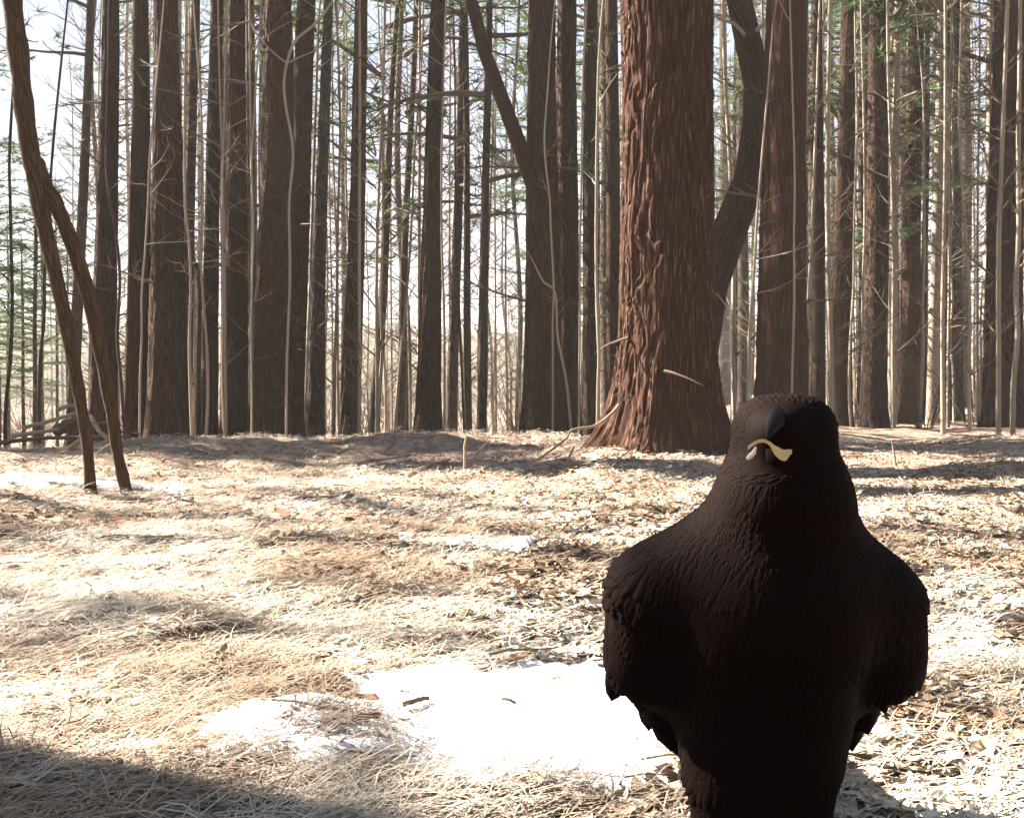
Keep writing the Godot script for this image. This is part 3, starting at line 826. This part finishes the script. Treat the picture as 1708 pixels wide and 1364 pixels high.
func leafy(x: float, f: float) -> float:
	if in_snow(x, f):
		return 0.012
	return clampf(0.5 + 0.5 * ss(-0.16, 0.06, x / f) + 0.5 * hn.get_noise_2d(x * 1.3 + 50.0, f * 1.3), 0.08, 1.0)

func needly(x: float, f: float) -> float:
	if in_snow(x, f):
		return 0.01
	return clampf(0.9 - 0.75 * ss(-0.1, 0.08, x / f) + 0.6 * hn.get_noise_2d(x * 1.7, f * 1.7 + 90.0), 0.15, 1.0)

func anywhere(x: float, f: float) -> float:
	return 0.02 if in_snow(x, f) else 1.0

func build_litter() -> void:
	var tan_ := [[0.21, 0.145, 0.097], [0.31, 0.229, 0.16], [0.4, 0.327, 0.24], [0.47, 0.403, 0.315], [0.53, 0.473, 0.385], [0.59, 0.543, 0.46]]
	var straw := [[0.25, 0.182, 0.125], [0.36, 0.286, 0.21], [0.45, 0.38, 0.295], [0.55, 0.49, 0.405]]
	var lm := leaf_mesh(0.026, 0.05, 0.16, 0.45)
	var lm2 := leaf_mesh(0.034, 0.045, 0.28, -0.3)
	scatter("leaf_litter", "small curled tan leaves covering the clearing", "leaves", lm, 27000, 0.8, 9.5, 0.72, tan_, [0.35, 0.85], 0.3, 0.0, leafy)
	scatter("leaf_crumbs", "broken brown leaf crumbs between the curled leaves", "leaves", lm2, 17000, 0.8, 10.0, 0.75, tan_, [0.25, 0.65], 0.35, 0.0, leafy)
	scatter("pine_straw", "fallen pine needles matted across the clearing", "needles", needles_mesh(), 17000, 0.8, 9.5, 0.75, straw, [0.7, 1.3], 0.14, 0.55, needly)
	var tw := MB.new()
	tw.tube([Vector3(0, 0.002, -0.06), Vector3(0.006, 0.006, -0.02), Vector3(-0.004, 0.005, 0.025), Vector3(0.006, 0.003, 0.06)], [0.0022, 0.002, 0.0018, 0.0012], 4, 1.0)
	scatter("twig_litter", "short broken twigs lying among the leaves", "twigs", tw.mesh(), 1800, 0.8, 13.0, 0.8, [[0.2, 0.15, 0.1], [0.3, 0.24, 0.17], [0.13, 0.095, 0.065]], [0.35, 1.1], 0.15, 0.6, anywhere)
	# the leaves that show largest are leaves of their own
	var kinds := [leaf_mesh(0.03, 0.055, 0.18, 0.5), leaf_mesh(0.034, 0.05, 0.3, -0.35), leaf_mesh(0.024, 0.06, 0.12, 0.7)]
	var n := 0
	while n < 180:
		var f := 1.06 * pow(3.3, rng.randf())
		var x := rng.randf_range(-0.06, 0.49) * f
		if in_snow(x, f) or rng.randf() > leafy(x, f):
			continue
		var o := single("fallen_leaf", kinds[n % 3], M.leaves[rng.randi() % M.leaves.size()], gpos(x, f, 0.016), "curled tan dead leaf lying on the leafy ground round the crow", "leaf", "curled dead leaves round the crow")
		o.basis = Basis(Vector3.UP, rng.randf() * TAU).rotated(Vector3(rng.randfn(), 0, rng.randfn()).normalized(), rng.randfn() * 0.3).scaled(Vector3.ONE * rng.randf_range(0.4, 0.8))
		n += 1

# A stick lying on (or rising from) the ground along measured points (px, f, lift)
func stick(called: String, label: String, pts: Array, r0: float, r1: float, material := "stick", group := "fallen sticks on the clearing") -> void:
	var o := gpos(across(pts[0][0], pts[0][1]), pts[0][1])
	var line := []
	for p in pts:
		line.append(gpos(across(p[0], p[1]), p[1], p[2] + r1 * 0.5) - o)
	var fine := []
	var rad := []
	for i in line.size() - 1:
		for k in 3:
			fine.append(line[i].cubic_interpolate(line[i + 1], line[maxi(i - 1, 0)], line[mini(i + 2, line.size() - 1)], k / 3.0) + Vector3(rng.randfn(), rng.randfn(), rng.randfn()) * r1 * 0.15)
	fine.append(line[-1])
	for i in fine.size():
		rad.append(lerpf(r0, r1, float(i) / fine.size()) * rng.randf_range(0.9, 1.1))
	var b := MB.new()
	b.tube(fine, rad, 9, 1.0)
	single(called, b.mesh(), M[material], o, label, "stick", group)

func build_debris() -> void:
	stick("stick", "long pale stick, gently curved, lying in the shaded band of the clearing", [[425, 5.9, 0.01], [560, 5.6, 0.01], [615, 5.7, 0.015], [655, 6.1, 0.02], [692, 6.6, 0.02]], 0.006, 0.01)
	stick("stick", "short stout pale stick lying just before the upright stake", [[680, 5.25, 0.01], [715, 5.4, 0.015], [746, 5.6, 0.02]], 0.012, 0.009)
	stick("stake", "thin upright stake standing in the clearing's middle", [[774, 5.2, -0.03], [776, 5.2, 0.06], [775, 5.2, 0.12], [778, 5.2, 0.175]], 0.009, 0.006)
	stick("stick", "thin crooked stick slanting up behind the upright stake", [[776, 5.35, 0.01], [790, 5.5, 0.02], [803, 5.75, 0.06], [817, 6.0, 0.1]], 0.006, 0.004)
	stick("branch", "long pale fallen branch leaning up against the massive pine's mound", [[878, 5.3, 0.01], [915, 5.35, 0.05], [945, 5.4, 0.1], [953, 5.42, 0.13], [990, 5.48, 0.13], [1015, 5.5, 0.16], [1033, 5.52, 0.22]], 0.005, 0.009)
	stick("stick", "short pale stick propped before the massive pine's mound", [[943, 5.15, 0.0], [950, 5.15, 0.05], [958, 5.15, 0.1]], 0.007, 0.004)
	stick("stick", "thin stick resting on the shaded face of the massive pine's mound", [[1020, 5.1, 0.01], [1045, 5.15, 0.04], [1068, 5.2, 0.08]], 0.004, 0.003)
	stick("stick", "pale stick lying in the shade beyond the crow, near the picture's edge", [[1605, 6.0, 0.01], [1635, 5.9, 0.02], [1662, 5.8, 0.01]], 0.008, 0.006)
	stick("stick", "short upright broken stick in the shade just beyond the crow", [[1496, 5.9, 0.0], [1493, 5.9, 0.06], [1489, 5.9, 0.13]], 0.007, 0.004)
	stick("stick", "tiny upright twig stuck in the sunlit ground", [[163, 1.68, -0.01], [162, 1.68, 0.012], [165, 1.68, 0.03]], 0.004, 0.003, "stick_dark")
	# brush heap behind the leaning limb
	var heap := ["topmost pale stick of the brush heap behind the leaning limb", "forked looking pale stick of the brush heap, pointing at the leaning limb", "thick dark log end under the brush heap", "pale stick lying lowest before the brush heap", "slanting stick on the far side of the brush heap", "thin stick sticking out of the brush heap toward the picture's edge", "short pale stick between the two feet of the leaning limb", "long grey stick running under the whole brush heap"]
	var hp := [[[95, 7.6, 0.26], [120, 7.6, 0.3], [140, 7.5, 0.28]], [[40, 7.3, 0.16], [90, 7.2, 0.22], [135, 7.1, 0.27]], [[96, 7.8, 0.12], [110, 7.8, 0.16], [132, 7.8, 0.17]], [[90, 6.6, 0.03], [115, 6.5, 0.06], [138, 6.5, 0.12]], [[150, 7.2, 0.22], [165, 7.0, 0.14], [182, 6.9, 0.08]], [[20, 7.0, 0.1], [60, 7.0, 0.13], [96, 7.1, 0.16]], [[160, 6.2, 0.01], [180, 6.3, 0.05], [196, 6.3, 0.06]], [[-20, 7.3, 0.04], [80, 7.4, 0.08], [215, 7.2, 0.05]]]
	for i in heap.size():
		stick("brush_stick", heap[i], hp[i], 0.045 if i == 2 else 0.016, 0.04 if i == 2 else 0.011, "stick_dark" if i in [2, 7] else "stick", "sticks of the brush heap")
	# on the snow
	stick("twig", "dark straight twig lying on the broad snow patch, nearest the camera", [[588, 1.27, 0.018], [610, 1.272, 0.02], [634, 1.276, 0.02]], 0.0042, 0.0036, "stick_dark")
	stick("twig", "dark bent twig lying on the broad snow patch, behind the straight one", [[672, 1.335, 0.018], [692, 1.345, 0.02], [700, 1.352, 0.022], [714, 1.36, 0.02]], 0.0035, 0.003, "stick_dark")
	stick("twig", "small slanting twig on the snow patch near the crow", [[838, 1.33, 0.018], [850, 1.325, 0.02], [860, 1.324, 0.018]], 0.0022, 0.0018, "stick_dark")
	var lm := leaf_mesh(0.016, 0.036, 0.1, 0.4)
	var spots := [[612, 1.372, "rust_leaf", 1.0, "rust coloured leaf lying on the broad snow patch beside the twigs"], [1016, 1.535, "green_leaf", 0.9, "greenish curled leaf on the snow patch's rim near the crow's wing"], [675, 1.40, "stone", 0.45, "small dark leaf bit on the snow patch above the bent twig"], [575, 1.375, "stone", 0.4, "small dark crumb on the snow patch past the rust coloured leaf"], [930, 1.50, "green_leaf", 0.45, "tiny greenish crumb on the snow patch's far rim"], [1130, 1.16, "green_leaf", 0.8, "greenish leaf lying close before the crow's belly"], [1383, 1.08, "scrap_white", 0.9, "pale leaf standing on edge beside the crow's leg"], [238, 1.17, "scrap_white", 0.7, "small white leaf fragment in the shaded corner of the ground"]]
	for s in spots:
		var o := single("loose_leaf", lm, M[s[2]], gpos(across(s[0], s[1]), s[1], 0.022), s[4], "leaf", "single leaves on the snow and round it")
		o.basis = Basis(Vector3.UP, PI / 2 + rng.randf_range(-0.5, 0.5)).rotated(Vector3(1, 0, 0), 0.35).scaled(Vector3.ONE * s[3])
	var big := leaf_mesh(0.045, 0.1, 0.05, 0.2)
	var o1 := single("bark_flake", big, M.rust_leaf, gpos(across(207, 3.42), 3.42, 0.018), "reddish brown flake of bark lying in the sun below the leaning limb", "bark")
	o1.basis = Basis(Vector3.UP, 1.3).rotated(Vector3.RIGHT, 0.3)
	var o2 := single("bark_flake", big, M.rust_leaf, gpos(across(470, 3.5), 3.5, 0.018), "reddish brown flake of bark in the open clearing", "bark")
	o2.basis = Basis(Vector3.UP, 0.9).rotated(Vector3.RIGHT, 0.3).scaled(Vector3.ONE * 0.9)
	for s in [[852, 2.43, 0.011, "dark stone on the near rim of the small snow patch"], [852, 3.25, 0.013, "small dark stone above the small snow patch"], [1700, 3.4, 0.02, "dark stone on the leafy ground at the picture's far edge"]]:
		var b := MB.new()
		for i in 9:
			for k in 13:
				var d := Vector3(sin(PI * i / 8.0) * cos(TAU * k / 12.0), cos(PI * i / 8.0) * 0.75, sin(PI * i / 8.0) * sin(TAU * k / 12.0))
				b.v.append(d * s[2] * (1.0 + 0.35 * hn.get_noise_3dv(d * 1.5 + Vector3(s[0], 0, 0))))
				b.uv.append(Vector2(k / 12.0, i / 8.0))
		for i in 8:
			for k in 12:
				var a := i * 13 + k
				b.ix.append_array([a, a + 13, a + 1, a + 1, a + 13, a + 14])
		b.smooth()
		for i in b.n.size():
			b.n[i] = b.v[i].normalized()
		single("stone", b.mesh(), M.stone, gpos(across(s[0], s[1]), s[1], s[2] * 0.4), s[3], "stone")


# ---------------------------------------------------------------- the crow
var bones := []

func crow_field(p: Vector3) -> float:
	var d := 1e3
	for b in bones:
		var pa: Vector3 = (p - b[0]) * b[5]
		var ba: Vector3 = b[6]
		var h := clampf(pa.dot(ba) / b[7], 0.0, 1.0)
		var e: float = (pa - ba * h).length() - lerpf(b[2], b[3], h)
		var k: float = b[4]
		var q := clampf(0.5 + 0.5 * (d - e) / k, 0.0, 1.0)
		d = lerpf(d, e, q) - k * q * (1.0 - q)
	return d

func bone(a: Vector3, b: Vector3, ra: float, rb: float, k := 0.02, squash := Vector3.ONE) -> void:
	var ba := (b - a) * squash
	bones.append([a, b, ra, rb, k, squash, ba, maxf(ba.dot(ba), 1e-9)])

func surface_net(lo: Vector3, hi: Vector3, cell: float) -> MB:
	var nx := int(ceil((hi.x - lo.x) / cell)) + 1
	var ny := int(ceil((hi.y - lo.y) / cell)) + 1
	var nz := int(ceil((hi.z - lo.z) / cell)) + 1
	var val := PackedFloat32Array()
	val.resize(nx * ny * nz)
	val.fill(1.0)
	var step := 5
	for i in range(0, nx, step):
		for j in range(0, ny, step):
			for k in range(0, nz, step):
				var c := crow_field(lo + Vector3(i + 2, j + 2, k + 2) * cell)
				var far := absf(c) > cell * step * 1.25
				for a in range(i, mini(i + step, nx)):
					for b in range(j, mini(j + step, ny)):
						for e in range(k, mini(k + step, nz)):
							val[(a * ny + b) * nz + e] = c if far else crow_field(lo + Vector3(a, b, e) * cell)
	var m := MB.new()
	var at := {}
	var corners := [Vector3i(0, 0, 0), Vector3i(1, 0, 0), Vector3i(0, 1, 0), Vector3i(1, 1, 0), Vector3i(0, 0, 1), Vector3i(1, 0, 1), Vector3i(0, 1, 1), Vector3i(1, 1, 1)]
	var edges := [[0, 1], [2, 3], [4, 5], [6, 7], [0, 2], [1, 3], [4, 6], [5, 7], [0, 4], [1, 5], [2, 6], [3, 7]]
	for i in nx - 1:
		for j in ny - 1:
			for k in nz - 1:
				var id := (i * ny + j) * nz + k
				var s0 := val[id] < 0.0
				if s0 == (val[id + 1] < 0.0) and s0 == (val[id + nz] < 0.0) and s0 == (val[id + nz + 1] < 0.0):
					var id2 := id + ny * nz
					if s0 == (val[id2] < 0.0) and s0 == (val[id2 + 1] < 0.0) and s0 == (val[id2 + nz] < 0.0) and s0 == (val[id2 + nz + 1] < 0.0):
						continue
				var sum := Vector3.ZERO
				var n := 0
				for e in edges:
					var ca: Vector3i = corners[e[0]]
					var cb: Vector3i = corners[e[1]]
					var va := val[((i + ca.x) * ny + j + ca.y) * nz + k + ca.z]
					var vb := val[((i + cb.x) * ny + j + cb.y) * nz + k + cb.z]
					if (va < 0.0) != (vb < 0.0):
						sum += Vector3(ca).lerp(Vector3(cb), va / (va - vb))
						n += 1
				at[id] = m.v.size()
				m.v.append(lo + (Vector3(i, j, k) + sum / n) * cell)
				m.uv.append(Vector2(m.v[-1].x, m.v[-1].y) * 10.0)
	var dx := ny * nz
	for i in range(1, nx - 1):
		for j in range(1, ny - 1):
			for k in range(1, nz - 1):
				var id := (i * ny + j) * nz + k
				var inside := val[id] < 0.0
				for ax in 3:
					var nb: int = id + [dx, nz, 1][ax]
					if inside == (val[nb] < 0.0):
						continue
					var u: int = [nz, 1, dx][ax]
					var w: int = [1, dx, nz][ax]
					var q := [at.get(id - u - w, -1), at.get(id - w, -1), at.get(id, -1), at.get(id - u, -1)]
					if -1 in q:
						continue
					if inside:
						m.ix.append_array([q[0], q[2], q[1], q[0], q[3], q[2]])
					else:
						m.ix.append_array([q[0], q[1], q[2], q[0], q[2], q[3]])
	m.smooth()
	return m

# A feather: a cambered blade with thickness, root at the origin, tip along -y, face along +z
func feather(length: float, width: float, camber: float, thick := 0.0012, tip := 0.75, bend := 0.06) -> ArrayMesh:
	var b := MB.new()
	var rows := 12
	for side in [1.0, -1.0]:
		for i in rows + 1:
			var t := float(i) / rows
			var hw := width * 0.5 * (0.35 + 0.65 * ss(0.0, 0.3, t)) * pow(maxf(1.0 - pow(t, 1.0 / (1.0 - tip) if tip < 1.0 else 8.0), 0.0), 0.5)
			for s in [-1.0, -0.5, 0.0, 0.5, 1.0]:
				b.v.append(Vector3(s * hw, -t * length, side * thick * (1.0 - absf(s)) - camber * hw * s * s - bend * length * t * t))
				b.uv.append(Vector2(s, t))
	for side in 2:
		for i in rows:
			for s in 4:
				var a := side * (rows + 1) * 5 + i * 5 + s
				if side == 0:
					b.ix.append_array([a, a + 1, a + 5, a + 1, a + 6, a + 5])
				else:
					b.ix.append_array([a, a + 5, a + 1, a + 1, a + 5, a + 6])
	b.smooth()
	return b.mesh()

func ringed(rings: Array, sides: int) -> ArrayMesh:   # rings: [centre, half width vector, half height vector up, half height down]
	var b := MB.new()
	for i in rings.size():
		var r: Array = rings[i]
		for k in sides + 1:
			var a := TAU * (k % sides) / sides
			var c := cos(a)
			var s := sin(a)
			b.v.append(r[0] + r[1] * c * pow(absf(c), 0.15) + (r[2] if s > 0.0 else r[3]) * absf(s))
			b.uv.append(Vector2(float(k) / sides, i))
	for i in rings.size() - 1:
		for k in sides:
			var a := i * (sides + 1) + k
			b.ix.append_array([a, a + sides + 1, a + 1, a + 1, a + sides + 1, a + sides + 2])
	var e := b.v.size()
	b.v.append(rings[-1][0])
	b.uv.append(Vector2.ZERO)
	for k in sides:
		var a := (rings.size() - 1) * (sides + 1) + k
		b.ix.append_array([a, e, a + 1])
	b.smooth()
	return b.mesh()

func build_crow() -> void:
	var f := 0.885
	var root := thing("crow", Vector3(across(1285, f), ground_at(across(1285, f), f), -f), "black crow facing the camera, wings drooped, holding a scrap in its beak", "bird")
	root.position.y = -0.004
	var hx := 0.006
	# trunk, neck and head
	bone(Vector3(0, 0.235, 0.0), Vector3(0, 0.15, -0.03), 0.088, 0.072, 0.02)
	bone(Vector3(0, 0.15, -0.03), Vector3(0, 0.13, -0.17), 0.062, 0.03, 0.04)
	bone(Vector3(-0.004, 0.12, -0.005), Vector3(-0.013, 0.072, -0.005), 0.052, 0.043, 0.03)
	bone(Vector3(0.006, 0.28, 0.01), Vector3(hx, 0.335, 0.02), 0.066, 0.0535, 0.03)
	bone(Vector3(hx, 0.335, 0.02), Vector3(hx, 0.3815, 0.024), 0.0535, 0.038, 0.02)
	bone(Vector3(hx - 0.004, 0.377, 0.03), Vector3(hx - 0.014, 0.39, 0.05), 0.034, 0.019, 0.015)
	for s in [-1.0, 1.0]:
		# shoulder and folded, drooping wing
		var lift := 0.009 if s < 0.0 else 0.0
		bone(Vector3(s * 0.056, 0.272 + lift, 0.0), Vector3(s * (0.09 + lift * 0.5), 0.244 + lift, -0.01), 0.0325, 0.0325, 0.042)
		bone(Vector3(s * (0.09 + lift * 0.5), 0.244 + lift, -0.01), Vector3(s * 0.1, 0.197, -0.02), 0.0325, 0.0275, 0.042)
		bone(Vector3(s * 0.1, 0.197, -0.02), Vector3(s * 0.092, 0.168, -0.04), 0.0275, 0.016, 0.04)
		# thigh, shank and toes
		bone(Vector3(s * 0.028 - 0.008, 0.095, 0.0), Vector3(s * 0.04, 0.05, 0.003), 0.027, 0.013, 0.035)
		bone(Vector3(s * 0.042, 0.055, 0.005), Vector3(s * 0.05, 0.01, 0.0), 0.009, 0.0065, 0.01)
		for toe in [[-0.5, 0.045], [0.0, 0.05], [0.5, 0.045], [PI, 0.035]]:
			bone(Vector3(s * 0.05, 0.009, 0), Vector3(s * 0.05 + sin(toe[0]) * toe[1], 0.0055, cos(toe[0]) * toe[1]), 0.0065, 0.0045, 0.006)
	# a slight tuft of crown feathers over each eye
	bone(Vector3(hx - 0.019, 0.398, 0.022), Vector3(hx + 0.019, 0.398, 0.022), 0.02, 0.02, 0.02)
	var body := surface_net(Vector3(-0.17, -0.008, -0.22), Vector3(0.17, 0.44, 0.125), 0.0042)
	part("body", body.mesh(), M.crow, root)
	# small body feathers over the whole surface
	var back_of := [[], []]
	for i in 12000:
		var k := rng.randi() % body.v.size()
		var p := body.v[k]
		var n := body.n[k]
		if p.y < 0.062 or (p.z > 0.045 and p.y > 0.362 and absf(p.x - hx + 0.012) < 0.026):
			continue
		var on_head := p.y > 0.352
		var back := Vector3(0, -1, -0.55)
		if on_head:
			back = Vector3((p.x - hx) * 4.0, -0.5, -1.0)
		var y := -(back - n * back.dot(n)).normalized()
		if y.length() < 0.5:
			continue
		var z := n.rotated(n.cross(y).normalized(), -0.02)
		y = (y - z * y.dot(z)).normalized().rotated(z, rng.randfn() * 0.09)
		var s := rng.randf_range(0.85, 1.15) if on_head else lerpf(0.65, 1.3, 1.0 - ss(0.24, 0.35, p.y)) * rng.randf_range(0.8, 1.15)
		back_of[0 if on_head else 1].append(Transform3D(Basis(y.cross(z), y, z).scaled(Vector3.ONE * s), p + n * 0.0003))
	for set_ in 2:
		var mm := MultiMesh.new()
		mm.transform_format = MultiMesh.TRANSFORM_3D
		mm.mesh = feather(0.009, 0.005, 0.3, 0.0002, 0.7, 0.12) if set_ == 0 else feather(0.017, 0.0105, 0.3, 0.0003, 0.7, 0.06)
		mm.instance_count = back_of[set_].size()
		for i in back_of[set_].size():
			mm.set_instance_transform(i, back_of[set_][i])
		var pl := MultiMeshInstance3D.new()
		pl.name = ["head_plumage", "plumage"][set_]
		pl.multimesh = mm
		pl.material_override = M.crow
		root.add_child(pl)
		pl.set_meta("kind", "stuff")
	# long wing and tail feathers: [root, tip, width]
	var wf := [
		[Vector3(0.118, 0.23, -0.01), Vector3(0.125, 0.17, -0.03), 0.03], [Vector3(0.112, 0.235, 0.0), Vector3(0.113, 0.163, -0.025), 0.034],
		[Vector3(0.104, 0.225, 0.005), Vector3(0.1, 0.158, -0.02), 0.036], [Vector3(0.094, 0.205, -0.012), Vector3(0.09, 0.128, -0.03), 0.04],
		[Vector3(0.086, 0.2, -0.018), Vector3(0.079, 0.114, -0.036), 0.042], [Vector3(0.077, 0.195, -0.024), Vector3(0.066, 0.105, -0.042), 0.042],
		[Vector3(0.107, 0.21, 0.002), Vector3(0.108, 0.15, -0.02), 0.022], [Vector3(0.121, 0.215, -0.02), Vector3(0.131, 0.156, -0.045), 0.022], [Vector3(0.1, 0.2, -0.02), Vector3(0.098, 0.134, -0.04), 0.024],
		[Vector3(0.1, 0.2, -0.05), Vector3(0.06, 0.105, -0.16), 0.036], [Vector3(0.1, 0.2, -0.06), Vector3(0.05, 0.1, -0.22), 0.034]]
	for s in [-1.0, 1.0]:
		for k in wf.size():
			var a: Vector3 = wf[k][0] * Vector3(s, 1, 1)
			var e: Vector3 = wf[k][1] * Vector3(s, 1, 1) - Vector3(0, 0.006 + 0.003 * (k % 3), 0)
			if s < 0.0 and k < 3:
				e.y += 0.012
			elif s > 0.0 and k < 6:
				e.x += 0.007
			var o := part("wing_feather", feather((e - a).length(), wf[k][2], 0.35, 0.0014, 0.8), M.crow_quill, root, a)
			var y := (a - e).normalized()
			var z := Vector3(s * 0.35, 0.0, 1.0)
			z = (z - y * z.dot(y)).normalized()
			o.basis = Basis(y.cross(z), y, z)
	for k in 6:
		var a := Vector3((k - 2.5) * 0.01, 0.128, -0.17)
		var e := Vector3((k - 2.5) * 0.022, 0.085 + absf(k - 2.5) * 0.003, -0.33)
		var o := part("tail_feather", feather((e - a).length(), 0.034, 0.2, 0.0014, 0.8), M.crow_quill, root, a)
		var y := (a - e).normalized()
		var z := (Vector3.UP - y * y.y).normalized()
		o.basis = Basis(y.cross(z), y, z)
	# beak: upper and lower half, a little apart
	var dir := Vector3(-0.42, -0.14, 1.0).normalized()
	var sd := dir.cross(Vector3.UP).normalized() * -1.0
	var up := dir.cross(sd).normalized()
	if up.y < 0.0:
		up = -up
	var b0 := Vector3(hx - 0.012, 0.4035, 0.048)
	var upper := []
	var lower := []
	for i in 11:
		var t := i / 10.0
		var w := 0.0112 * pow(1.0 - t * 0.97, 0.85)
		var drop := 0.006 * t * t
		upper.append([b0 + dir * 0.054 * t - up * (drop + 0.002), sd * w, up * 0.0125 * pow(1.0 - t * 0.96, 0.8), -up * 0.0035 * (1.0 - t)])
		lower.append([b0 - up * (0.0175 + 0.009 * t) + dir * (0.001 + 0.05 * t), sd * w * 0.86, up * 0.003 * (1.0 - t), -up * 0.009 * pow(1.0 - t * 0.96, 0.7)])
	part("upper_beak", ringed(upper, 24), M.beak, root)
	part("lower_beak", ringed(lower, 24), M.beak, root)
	for s in [-1.0, 1.0]:
		var eye := SphereMesh.new()
		eye.radius = 0.0048
		eye.height = 0.0096
		eye.radial_segments = 24
		eye.rings = 12
		part("eye", eye, M.eye, root, Vector3(hx - 0.003 + s * 0.0335, 0.392, 0.032))
	# the scrap in the beak: a curled peel, thin at one end and broad at the other
	var sb := MB.new()
	var c := b0 - up * 0.0135 + dir * 0.046 - up * 0.002
	var rows := 20
	for side in [1.0, -1.0]:
		for i in rows + 1:
			var t := float(i) / rows
			var x := lerpf(-0.0155, 0.0185, t)
			var y := 0.0055 * sin(clampf(t * 1.7, 0, 1) * PI) - 0.006 * ss(0.45, 0.85, t) + 0.003 * ss(0.85, 1.0, t)
			var hw := 0.0013 + 0.003 * ss(0.42, 0.7, t) * (1.0 - ss(0.85, 1.02, t))
			for s in [-1.0, -0.4, 0.4, 1.0]:
				sb.v.append(Vector3(x, y + s * hw, 0.003 * sin(t * 5.0) + side * 0.0008 - 0.12 * hw * s * s))
				sb.uv.append(Vector2(s, t))
	for side in 2:
		for i in rows:
			for s in 3:
				var a := side * (rows + 1) * 4 + i * 4 + s
				if side == 0:
					sb.ix.append_array([a, a + 1, a + 4, a + 1, a + 5, a + 4])
				else:
					sb.ix.append_array([a, a + 4, a + 1, a + 1, a + 4, a + 5])
	sb.smooth()
	var scrap := thing("food_scrap", root.position + c, "small pale yellow curled scrap held in the crow's beak", "food")
	part("peel", sb.mesh(), M.scrap, scrap)
	var tb := MB.new()
	tb.tube([Vector3(-0.0165, -0.0085, 0.002), Vector3(-0.0145, -0.0062, 0.003), Vector3(-0.0118, -0.0034, 0.003), Vector3(-0.0098, 0.0005, 0.001)], [0.0012, 0.0021, 0.0018, 0.0006], 10, 1.0)
	part("white_end", tb.mesh(), M.scrap_white, scrap)


# ---------------------------------------------------------------- the place
func _ready() -> void:
	rng.seed = 20210221
	# camera: a trail camera strapped 42 cm above the ground
	var cam := Camera3D.new()
	cam.name = "camera"
	cam.fov = rad_to_deg(2.0 * atan(682.0 / FOCAL))
	cam.near = 0.05
	cam.far = 1500.0
	add_child(cam)
	cam.position = Vector3(0, 0.42, 0)
	cam.rotation.x = -atan(27.0 / FOCAL)
	# sky and haze
	var sky_mat := ProceduralSkyMaterial.new()
	sky_mat.sky_top_color = Color(0.05, 0.072, 0.118).linear_to_srgb()
	sky_mat.sky_horizon_color = Color(0.128, 0.142, 0.16).linear_to_srgb()
	sky_mat.sky_curve = 0.2
	sky_mat.ground_bottom_color = Color(0.2, 0.16, 0.12).linear_to_srgb()
	sky_mat.ground_horizon_color = Color(0.128, 0.142, 0.16).linear_to_srgb()
	sky_mat.sun_angle_max = 1.0
	var sky := Sky.new()
	sky.sky_material = sky_mat
	var env := Environment.new()
	env.background_mode = Environment.BG_SKY
	env.sky = sky
	env.tonemap_mode = Environment.TONE_MAPPER_LINEAR
	env.tonemap_exposure = 8.4
	env.fog_enabled = true
	env.fog_density = 0.0022
	env.fog_light_color = Color(1.0, 0.97, 0.94)
	env.sdfgi_enabled = true
	env.ssao_enabled = true
	env.ssil_enabled = true
	var we := WorldEnvironment.new()
	we.name = "environment"
	we.environment = env
	add_child(we)
	# the sun: high on the left and a little ahead, so that the near sides of things lie in shade
	var sun := DirectionalLight3D.new()
	sun.name = "sun"
	sun.light_color = Color(1.0, 0.955, 0.9)
	sun.light_energy = 1.55
	sun.light_angular_distance = 0.5
	sun.shadow_enabled = true
	add_child(sun)
	var e := deg_to_rad(36.0)
	sun.look_at_from_position(Vector3(-0.9 * cos(e), sin(e), -0.44 * cos(e)) * 50.0, Vector3.ZERO)
	hn.seed = 4
	hn.frequency = 0.6
	hn.fractal_octaves = 3
	hf.seed = 9
	hf.frequency = 5.0
	hf.fractal_octaves = 3
	bn.seed = 12
	bn.frequency = 1.0
	bn.noise_type = FastNoiseLite.TYPE_SIMPLEX
	bn.fractal_octaves = 2
	materials()
	build_ground()
	build_hill()
	build_big_tree_after_crowns()
	build_saplings()
	build_far_trees()
	build_brush()
	build_shade_trees()
	build_snow()
	build_crow()
	build_debris()
	build_litter()

func build_big_tree_after_crowns() -> void:
	build_trees()
	build_big_tree()
